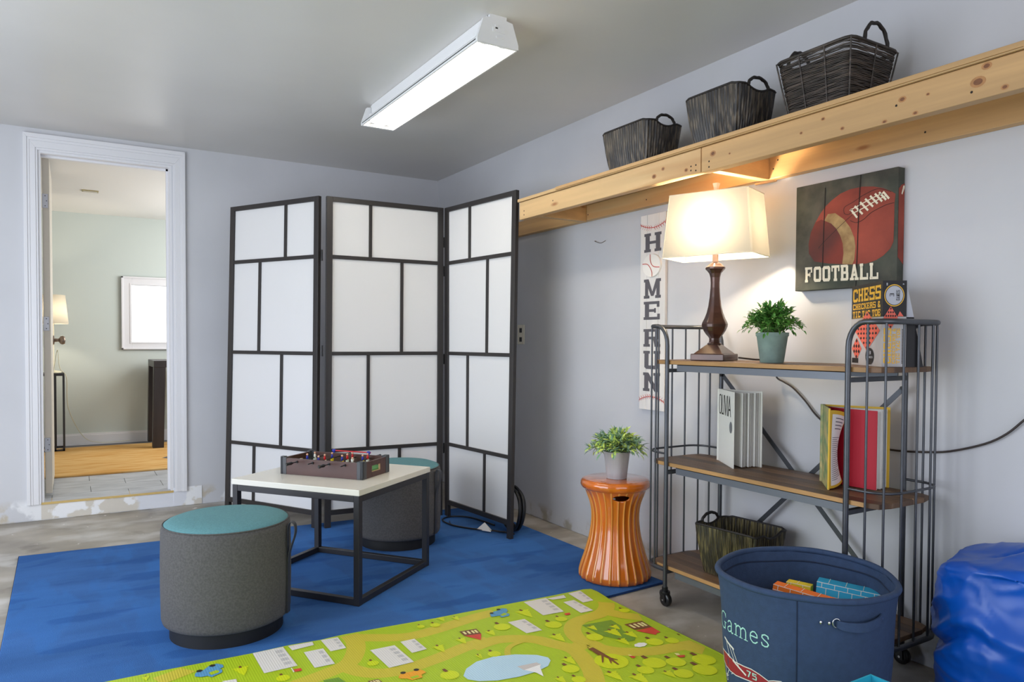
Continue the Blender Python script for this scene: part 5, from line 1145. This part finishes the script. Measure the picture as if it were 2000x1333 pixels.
bi_ = MB(T); bi_.lathe([(binr(z)-.008, z) for z in bz[::-1]], n=96, fr=lambda a,z,r: r+dent(a,z)*2.2, caps=False); bi_.add([((binr(.02)-.008)*math.cos(k*PI/24), (binr(.02)-.008)*math.sin(k*PI/24), .03) for k in range(48)], [tuple(range(48))]); bi_.build('inner_lining', m_bin, gb)
rimp = lambda a: ((binr(.4)-.003+dent(a,.4))*math.cos(a), (binr(.4)-.003+dent(a,.4))*math.sin(a), .402+.003*math.sin(2*a))
MB(T).tube([rimp(2*PI*k/96) for k in range(96)], .0085, 10, closed=True).build('rolled_rim', m_bin, gb)
MB(T).tube([((binr(.37)-.0085+dent(2*PI*k/96,.37)*2)*math.cos(2*PI*k/96), (binr(.37)-.0085+dent(2*PI*k/96,.37)*2)*math.sin(2*PI*k/96), .372) for k in range(96)], .0022, 6, closed=True).build('seam', m_binseam, gb)
PL = lambda a: 2.46+(a-2.31)*.86
def bp_(th, z, o=.0009):
    r = binr(z)+dent(th, z)+o; return Vector((BX+r*math.cos(th), BY+r*math.sin(th), z))
for th in (3.70, 3.70-2*PI/3-.4, 1.0): MB().tube([bp_(th, z, .0005) for z in bz], .0014, 6).build('seam', m_binseam, gb)
def emb(name, mat, strokes, wz=.003, o=.0012):
    """embroidered strokes: list of (points (theta,z), width)"""
    m = MB()
    for pts, wd in strokes:
        for q in stroke2([(a*.222, b) for a, b in pts], wd):
            m.poly([bp_(x/.222, y, o) for x, y in q][::1])
    return m.build(name, mat, gb, kind='stuff')
def gl(pts, x, y, sx, sy): return [((x+px*sx), y+py*sy) for px, py in pts]
TH0, TH1 = 2.50, 3.39; zb_t = .250
S_ = []
def glyph(ch, x, w_, h_, base):
    G = {'G': [([(.92,.80),(.80,.95),(.55,1),(.28,.92),(.10,.70),(.06,.45),(.14,.2),(.35,.04),(.60,.0),(.82,.10),(.84,.12)],1),([(.84,.40),(.84,.02)],1.3),([(.66,.42),(1.0,.42)],.7),([(.92,.98),(.92,.72)],.7)],
         'a': [([(.15,.80),(.30,.97),(.55,1),(.72,.85),(.74,.6),(.74,.12),(.84,.0),(1,.06)],1.2),([(.74,.60),(.40,.50),(.14,.32),(.14,.12),(.32,0),(.56,.06),(.74,.25)],1)],
         'm': [([(.02,.96),(.14,1),(.14,0)],1.2),([(.0,0),(.26,0)],.7),([(.14,.75),(.30,.98),(.44,.92),(.50,.7),(.50,0)],1.2),([(.38,0),(.62,0)],.7),([(.50,.75),(.66,.98),(.80,.92),(.86,.7),(.86,0)],1.2),([(.74,0),(1,0)],.7)],
         'e': [([(.12,.55),(.88,.55),(.84,.82),(.62,1),(.38,.97),(.16,.78),(.1,.5),(.16,.2),(.40,.01),(.66,.02),(.90,.2)],1.1)],
         's': [([(.84,.72),(.80,.92),(.50,1),(.22,.90),(.18,.70),(.42,.54),(.70,.42),(.86,.24),(.74,.06),(.48,0),(.22,.06),(.14,.28)],1.1)]}[ch]
    for pts, f in G: S_.append((gl(pts, x, base, w_, h_), .0030*f))
xx = TH0
for ch, w_, h_ in (('G',.175,.046),('a',.130,.030),('m',.235,.030),('e',.135,.030),('s',.125,.031)):
    glyph(ch, xx, w_, h_, zb_t + (xx-TH0)*.012); xx += w_+.026
emb('mint_lettering', m_mint, S_)
# biplane
fusT = [(PL(a), b) for a, b in [(2.34,.182),(2.50,.186),(2.66,.184),(2.80,.180),(2.98,.182),(3.10,.184),(3.25,.180),(3.38,.172),(3.46,.178),(3.56,.182),(3.66,.172),(3.70,.155)]]
fusB = [(PL(a), b) for a, b in [(2.34,.150),(2.50,.146),(2.66,.144),(2.80,.144),(2.98,.148),(3.10,.150),(3.25,.152),(3.38,.152),(3.46,.150),(3.56,.148),(3.66,.146),(3.70,.148)]]
m = MB()
for i in range(len(fusT)-1): m.poly([bp_(*fusB[i],.0008), bp_(*fusB[i+1],.0008), bp_(*fusT[i+1],.0008), bp_(*fusT[i],.0008)])
m.build('red_biplane_body', m_redt, gb)
m = MB(); m.poly([bp_(PL(2.31)+.035*math.cos(k*PI/8), .166+.020*math.sin(k*PI/8), .0010) for k in range(16)]); m.build('mint_engine_cowl', m_mint, gb)
st_ = [(fusT,.0026),(fusB,.0026)]+[([(PL(a), b) for a, b in l], w_) for l, w_ in [([(2.50,.226),(2.62,.219),(2.76,.212)],.0055),([(2.60,.186),(2.80,.176),(3.00,.160)],.0050),([(2.56,.222),(2.66,.182)],.0022),([(2.64,.218),(2.78,.178)],.0022),([(2.73,.213),(2.86,.174)],.0022),([(2.47,.150),(2.50,.118),(2.62,.146)],.0026),([(2.50,.118),(2.74,.146)],.0020),([(2.26,.198),(2.29,.166),(2.27,.134)],.0026)]]
st_.append(([(PL(2.50)+.035*math.cos(k*PI/6), .116+.0085*math.sin(k*PI/6)) for k in range(13)],.0022))
emb('white_biplane_lines', m_thread, st_, o=.0014)
S_ = []
tmp = []
for ch, x0 in (('7', 3.02), ('5', 3.12)):
    for p in slab(ch, w=.24, h=.16): tmp.append([(PL(x0)+q[0]*.066, .159+q[1]*.017) for q in p])
m = MB()
for p in tmp: m.poly([bp_(a, b, .0018) for a, b in p])
m.build('mint_number', m_mint, gb, kind='stuff')
# strap handle with grommets
hpth = [bp_(4.10, .350, .004), bp_(4.20, .346, .012), bp_(4.38, .345, .017), bp_(4.56, .350, .012), bp_(4.66, .356, .004)]
hs = smooth3(hpth, 5); m = MB(); vs = []; fs_ = []
for i, p in enumerate(hs):
    rad = Vector((p.x-BX, p.y-BY, 0)).normalized(); hw_ = .0115*(1-.25*abs(2*i/(len(hs)-1)-1)**3)
    for dz, o in ((-hw_,-.003),(-hw_,.003),(hw_,.003),(hw_,-.003)): vs.append(p+rad*o+Vector((0,0,dz)))
for i in range(len(hs)-1):
    for k in range(4): fs_.append((i*4+k, i*4+(k+1)%4, (i+1)*4+(k+1)%4, (i+1)*4+k))
fs_.append((0,1,2,3)); L_ = len(vs)-4; fs_.append((L_+3,L_+2,L_+1,L_))
m.add(vs, fs_).build('strap_handle', m_bin, gb, bevel=.001)
for th in (3.945, 4.03): 
    p = bp_(th, .350, .0015); MB().sphere(p, .005, 12, 8, (.7,.7,1)).build('rivet', m_chrome, gb)
for th, r_g in ((4.10, .011), (4.66, .008)):
    c_ = bp_(th, .352, .003); rad = Vector((math.cos(th), math.sin(th), 0)); tg = Vector((-math.sin(th), math.cos(th), 0))
    MB().tube([c_+tg*r_g*.8*math.cos(k*PI/8)+Vector((0,0,r_g*math.sin(k*PI/8))) for k in range(16)], .0018, 6, closed=True).build('grommet', m_chrome, gb)

# toy blocks in the bin
def block(name, label, A, e1, dn, back, L, Hh, D, mat, seed):
    t = thing(name, label, 'toy block', tuple(A), 0, 'printed cardboard blocks in the toy bin'); A = Vector(A)
    e1 = Vector(e1).normalized(); dn = Vector(dn); dn = (dn-e1*dn.dot(e1)).normalized(); back = e1.cross(dn); 
    if back.dot(Vector((A.x, A.y, 0))) < 0: back = -back
    P = lambda a, b, c: A+e1*a+dn*b+back*c
    m = MB(); m.hexa([P(0,Hh,0),P(L,Hh,0),P(L,Hh,D),P(0,Hh,D),P(0,0,0),P(L,0,0),P(L,0,D),P(0,0,D)]); bo_ = m.build('block_body', mat, t, bevel=.0015)
    ln = MB(); o = -.0008; lw = .0016
    def seg(a0_, b0_, a1_, b1_): ln.poly([P(a0_,b0_,o), P(a1_,b0_,o), P(a1_,b1_,o), P(a0_,b1_,o)])
    rows_ = 6; rh = .021; b = .0145
    k = 0; edges_ = [0.0]
    while b < Hh: seg(0, b-lw/2, L, b+lw/2); edges_.append(b); b += rh; 
    edges_.append(Hh)
    for k in range(len(edges_)-1):
        x = .014 if k % 2 == 0 else .026
        while x < L: seg(x-lw/2, edges_[k], x+lw/2, edges_[k+1]); x += .034
    seg(0, 0, L, lw)
    ln.build('white_line', m_line, bo_, kind='stuff')
    # top face lines
    tp_ = MB(); 
    for x in (.03,.075,.12): 
        if x < L: tp_.poly([P(x,o,0),P(x+lw,o,0),P(x+lw,o,D),P(x,o,D)])
    tp_.build('white_line', m_line, bo_, kind='stuff')
    return t
block('toy_block', 'sky-blue brick-print block sticking up on the right in the canvas bin', (1.822, 1.322, .352), (.085,-.150,-.012), (-.06,-.04,-1), None, .172, .20, .06, m_bbl, 1)
block('toy_block', 'orange brick-print block leaning low on the left in the canvas bin', (1.700, 1.375, .350), (.065,-.150,-.018), (-.06,-.04,-1), None, .165, .20, .045, m_bor, 2)
block('toy_block', 'yellow brick-print block between the orange and blue blocks in the canvas bin', (1.800, 1.410, .330), (.060,-.150,-.004), (0,0,-1), None, .07, .18, .03, m_byl, 3)

# ================================================================== BEANBAG
bg = thing('beanbag', 'crumpled shiny blue nylon bag sitting against the wall at the right edge', 'bag', (2.085, .885, 0))
nA, nZ = 150, 96; vs = []; fs_ = []
def ridge(p, s, seed): 
    n_ = mnoise.noise(Vector((p[0]*s+seed, p[1]*s, p[2]*s))); return (1-abs(n_)*2.4)
for j in range(nZ+1):
    f = j/nZ
    for i in range(nA):
        a = 2*PI*i/nA
        if f < .86:
            z = .46*f/.86; r = .187+.028*math.sin(min(1, z/.34)*PI*.55) - .014*max(0, (z-.34)/.12)**2
        else:
            g = (f-.86)/.14; r = .205*math.cos(g*PI/2)**.8-.004*(1-g); z = .46+.036*math.sin(g*PI/2)
        if z < .03: r -= .03*(1-z/.03)
        sq = (abs(math.cos(a))**3.2+abs(math.sin(a))**3.2)**(-1/3.2); r *= .80+.20*sq
        x, y = r*math.cos(a), r*math.sin(a)
        q = (x, y, z)
        d_ = .012*ridge(q, 3.6, 3)+.010*max(0, ridge((x, y, z*1.5), 5.5, 9))**3+.0035*max(0, ridge((x*.8,y*.8,z*1.1), 12, 21))**3+.0012*ridge(q, 26, 5)
        # horizontal cinch fold where the bag collapses
        zf = .285+.03*math.sin(2*a+1)+.02*math.sin(5*a); d_ -= .022*math.exp(-((z-zf)/.016)**2)*(.55+.45*math.sin(3*a+.6))
        d_ += .012*math.exp(-((z-zf-.03)/.02)**2)
        w_ = min(1, r/.08)
        nx, ny = math.cos(a), math.sin(a); zz = z+.025*math.sin(a*2+1.0)*(max(0, z-.3)/.19)+(d_*.7-.01 if f > .86 else 0)
        vs.append((2.085+x+nx*(d_-.012)*w_, .885+y+ny*(d_-.012)*w_, max(.002, zz)))
for j in range(nZ):
    for i in range(nA): fs_.append((j*nA+i, j*nA+(i+1)%nA, (j+1)*nA+(i+1)%nA, (j+1)*nA+i))
m = MB(); m.add(vs, fs_, True); m.build('nylon_cover', m_bag, bg)
MB().tube([Vector(vs[j*nA+98])*1 for j in range(4, int(nZ*.84))], .0016, 5).build('side_seam', M('bag_seam', (8,44,130), .5), bg)

# turquoise open box, lower right corner of the photograph
tb = thing('turquoise_box', 'open turquoise cardboard box in the foreground beside the canvas bin', 'box', (1.40, .845, 0))
m = MB(); x0, y0_, x1, y1_, hz_ = 1.29, .735, 1.512, .957, .300; t_ = .004
for q in ((x0,y0_,x1,y0_+t_),(x0,y1_-t_,x1,y1_),(x0,y0_+t_,x0+t_,y1_-t_),(x1-t_,y0_+t_,x1,y1_-t_)): MB().box(q[0],q[1],.0,q[2],q[3],hz_).build('box_side', m_cyan, tb)
MB().box(x0+t_, y0_+t_, .0, x1-t_, y1_-t_, .004).build('box_bottom', m_cyan, tb)

# ================================================================== WALL SIGN
sg = thing('home_run_sign', 'tall white plank sign with dark letters and red stitching hung behind the lamp', 'sign', (2.32, 2.578, 1.17))
SY0, SY1, SZ0, SZ1, SX = 2.666, 2.494, .718, 1.634, 2.316
for k in range(3):
    a = SY0-(SY0-SY1)*([0,.27,.73,1][k]); b = SY0-(SY0-SY1)*([0,.27,.73,1][k+1])
    MB().box(SX, b+.0006, SZ0, XR-.001, a-.0006, SZ1).build('sign_plank', m_sign, sg, bevel=.001)
def sp(u, z, o=.0008): return Vector((SX-o, SY0-(SY0-SY1)*u, z))
zpx = lambda y: 1.631-(y-424)*(.908/373)
for ch, ya, yb_ in (('H',459,495),('M',547,584),('E',590,625),('R',643,677),('U',685,720),('N',727,763)):
    lt = MB()
    for p in slab(ch, w=.19 if ch == 'M' else .25, h=.15, s=.07): lt.poly([sp(.16+.68*x, zpx(yb_)+(zpx(ya)-zpx(yb_))*y) for x, y in p])
    lt.build('letter', m_letter, sg, kind='stuff')

cz = (zpx(500)+zpx(543))/2; bl = MB()
MB().add([sp(.5,cz,.010)]+[sp(.5+.36*math.cos(k*PI/16)*.98, cz+.053*math.sin(k*PI/16), .008) for k in range(32)]+[sp(.5+.37*math.cos(k*PI/16), cz+.055*math.sin(k*PI/16), -.0005) for k in range(32)],
    [(0,1+k,1+(k+1)%32) for k in range(32)]+[(1+k,33+k,33+(k+1)%32,1+(k+1)%32) for k in range(32)]).build('baseball', m_ballw, sg)
bs_ = MB()
for cx_, cz_ in ((.98, .075), (.02, -.075)):
    pts = []
    for k in range(15):
        a = (PI*.5+PI*.5*k/14) if cx_ > .5 else (-PI*.5+PI*.5*k/14)
        pts.append((cx_+ .48*math.cos(a) if False else cx_-.0+(.50*math.cos(a)), cz + (cz_*.0) + (.055 if cx_ > .5 else -.055) + (-1 if cx_>.5 else 1)*0 + .062*(math.sin(a)-1 if cx_>.5 else math.sin(a)+1)))
    P_ = [(cx_, 0)]
arc1 = [(.47+.0*t, 0) for t in (0,)]
for arc in ([(.46,.052),(.47,.025),(.53,.004),(.64,-.008),(.84,-.012)], [(.16,.010),(.34,.008),(.45,-.006),(.53,-.028),(.54,-.052)]):
    for q in ribbon2([(u*.17, v) for u, v in arc], .0034, 5): bs_.poly([sp(x/.17, cz+y, .0112) for x, y in q])
bs_.build('ball_stitch', m_stitch, sg, kind='stuff')
stt = MB()
for zc, sgn in ((zpx(449), 1), (zpx(773), -1)):
    cur = [(u, zc + sgn*.020*((u-.5)*2)**2) for u in [i/24 for i in range(25)]]
    for q in stroke2([(u*.17, z) for u, z in cur], .0030): stt.poly([sp(x/.17, z) for x, z in q])
    for i in range(1, 24, 2):
        u, z = cur[i]; s_ = -1 if u < .5 else 1
        for e in (-1, 1):
            stt.poly([sp(u, z-.001), sp(u+s_*.055, z+e*.012 - sgn*0 + .004*0), sp(u+s_*.055+.012, z+e*.012), sp(u+.018, z+.001)])
stt.build('red_stitching', m_stitch, sg, kind='stuff')

# ================================================================== FOOTBALL CANVAS
fc = thing('football_canvas', 'square dark canvas print of a brown football with FOOTBALL lettering on the right wall', 'picture', (2.31, 1.58, 1.42))
CY0, CY1, CZ0, CZ1_, CXf = 1.777, 1.386, 1.228, 1.611, 2.295
MB().box(CXf, CY1, CZ0, XR-.001, CY0, CZ1_).build('canvas_body', m_canvas, fc, bevel=.002)
cp = lambda p, o: Vector((CXf-o, p[0], p[1]))
def cpoly(name, pts, mat, o): MB().poly([cp(p, o) for p in pts]).build(name, mat, fc)
def clampc(pts): return [(max(CY1+.0015, min(CY0, y)), z) for y, z in pts]
cpoly('football_print', clampc(CANVAS['ball']), m_ball, .0005)
cpoly('football_end_print', clampc(CANVAS['cap']), m_balld, .0008)
cpoly('stripe_print', CANVAS['stripe'], m_stripe, .0011)
ol = MB()
for l in CANVAS['outl']:
    for q in ribbon2(l, .0016, 5): ol.poly([cp(p, .0014) for p in clampc(q)])
for l in CANVAS['crack']:
    for q in ribbon2(l, .0030, 3): ol.poly([cp(p, .0020) for p in q])
ol.build('dark_line_print', m_ink, fc, kind='stuff')
lc_ = MB()
for i, l in enumerate(CANVAS['lace']):
    for q in ribbon2(l, .0068 if i < 8 else .0034, 3): lc_.poly([cp(p, .0017) for p in clampc(q)])
tq = CANVAS['text']; ps, W_ = text_polys('FOOTBALL', adv=1.14, w=.30, h=.16, s=.05)
for p in ps:
    pts = []
    for x, y in p:
        u = x/W_; b_ = Vector(tq[0]).lerp(Vector(tq[1]), u); t_2 = Vector(tq[3]).lerp(Vector(tq[2]), u); pts.append(b_.lerp(t_2, y))
    lc_.poly([cp(q, .0022) for q in pts])
lc_.build('cream_lettering_and_laces', m_cream, fc, kind='stuff')
side = MB(); zt1, zb1 = 1.548, 1.310
side.poly([(CXf+.002, CY1-.0006, 1.318),(CXf+.034, CY1-.0006, 1.295),(CXf+.034, CY1-.0006, 1.560),(CXf+.016, CY1-.0006, 1.553),(CXf+.002, CY1-.0006, 1.540)]); side.build('football_print', m_ball, fc)
side = MB(); side.poly([(CXf+.016, CY1-.0010, 1.525),(CXf+.021, CY1-.0010, 1.522),(CXf+.034, CY1-.0010, 1.545),(CXf+.034, CY1-.0010, 1.553),(CXf+.026, CY1-.0010, 1.552)]); side.build('lace_print', m_cream, fc)

# ================================================================== SMALL WALL THINGS
ol_ = thing('wall_outlet', 'cream electrical outlet on the right wall beside the folding screen', 'outlet', (2.33, 3.77, 1.08))
MB().box(XR-.006, 3.725, 1.020, XR-.0005, 3.800, 1.138).build('cover_plate', M('ivory_plate', (224,218,200), .4), ol_, bevel=.002)
for z in (1.05, 1.105): MB().box(XR-.0075, 3.748, z-.015, XR-.0055, 3.776, z+.013).build('socket', m_blackp, ol_, bevel=.001)
hk = MB(); hk.tube(smooth3([(XR-.001,3.03,1.560),(XR-.012,3.028,1.558),(XR-.004,2.99,1.545),(XR-.003,2.95,1.553)],4), .0014, 5); h_ = hk.build('wall_hook', m_brass); tag(h_, 'tiny bent wire hook in the wall below the wooden shelf', 'hook')
# black coil and cables behind the screen
cb = thing('coiled_cable', 'dark coiled cable bundle standing behind the right screen panel', 'cable', (2.04, 3.36, .0095))
for k in range(7):
    r = .118-.006*(k % 4); cx_ = 2.010+.006*k
    MB().tube([(cx_+.003*math.sin(a*3), 3.345+r*.8*math.cos(a), .1385+r*math.sin(a)) for a in [2*PI*i/36 for i in range(36)]], .0080, 7, closed=True).build('coil', m_blackp, cb)
MB().tube(smooth3([(1.99,3.27,.02),(1.93,3.42,.014),(1.86,3.50,.014),(1.80,3.62,.015),(1.80,3.75,.016),(1.88,3.80,.016),(1.97,3.72,.015),(2.0,3.5,.015)], 5), .0045, 6).build('loose_cable', m_blackp, cb)
MB().tube(smooth3([(1.82,3.70,.020),(1.79,3.60,.022),(1.84,3.50,.020),(1.90,3.40,.020),(1.97,3.33,.022)], 5), .0024, 5).build('loose_cable', m_cord, cb)
tg = MB(); tg.add([(1.865,3.455,.018),(1.905,3.375,.018),(1.893,3.420,.062),(1.925,3.40,.020),(1.87,3.47,.016)], [(0,1,2),(1,3,2),(0,2,4)]); tg_ = tg.build('paper_tag', m_pages, cb)
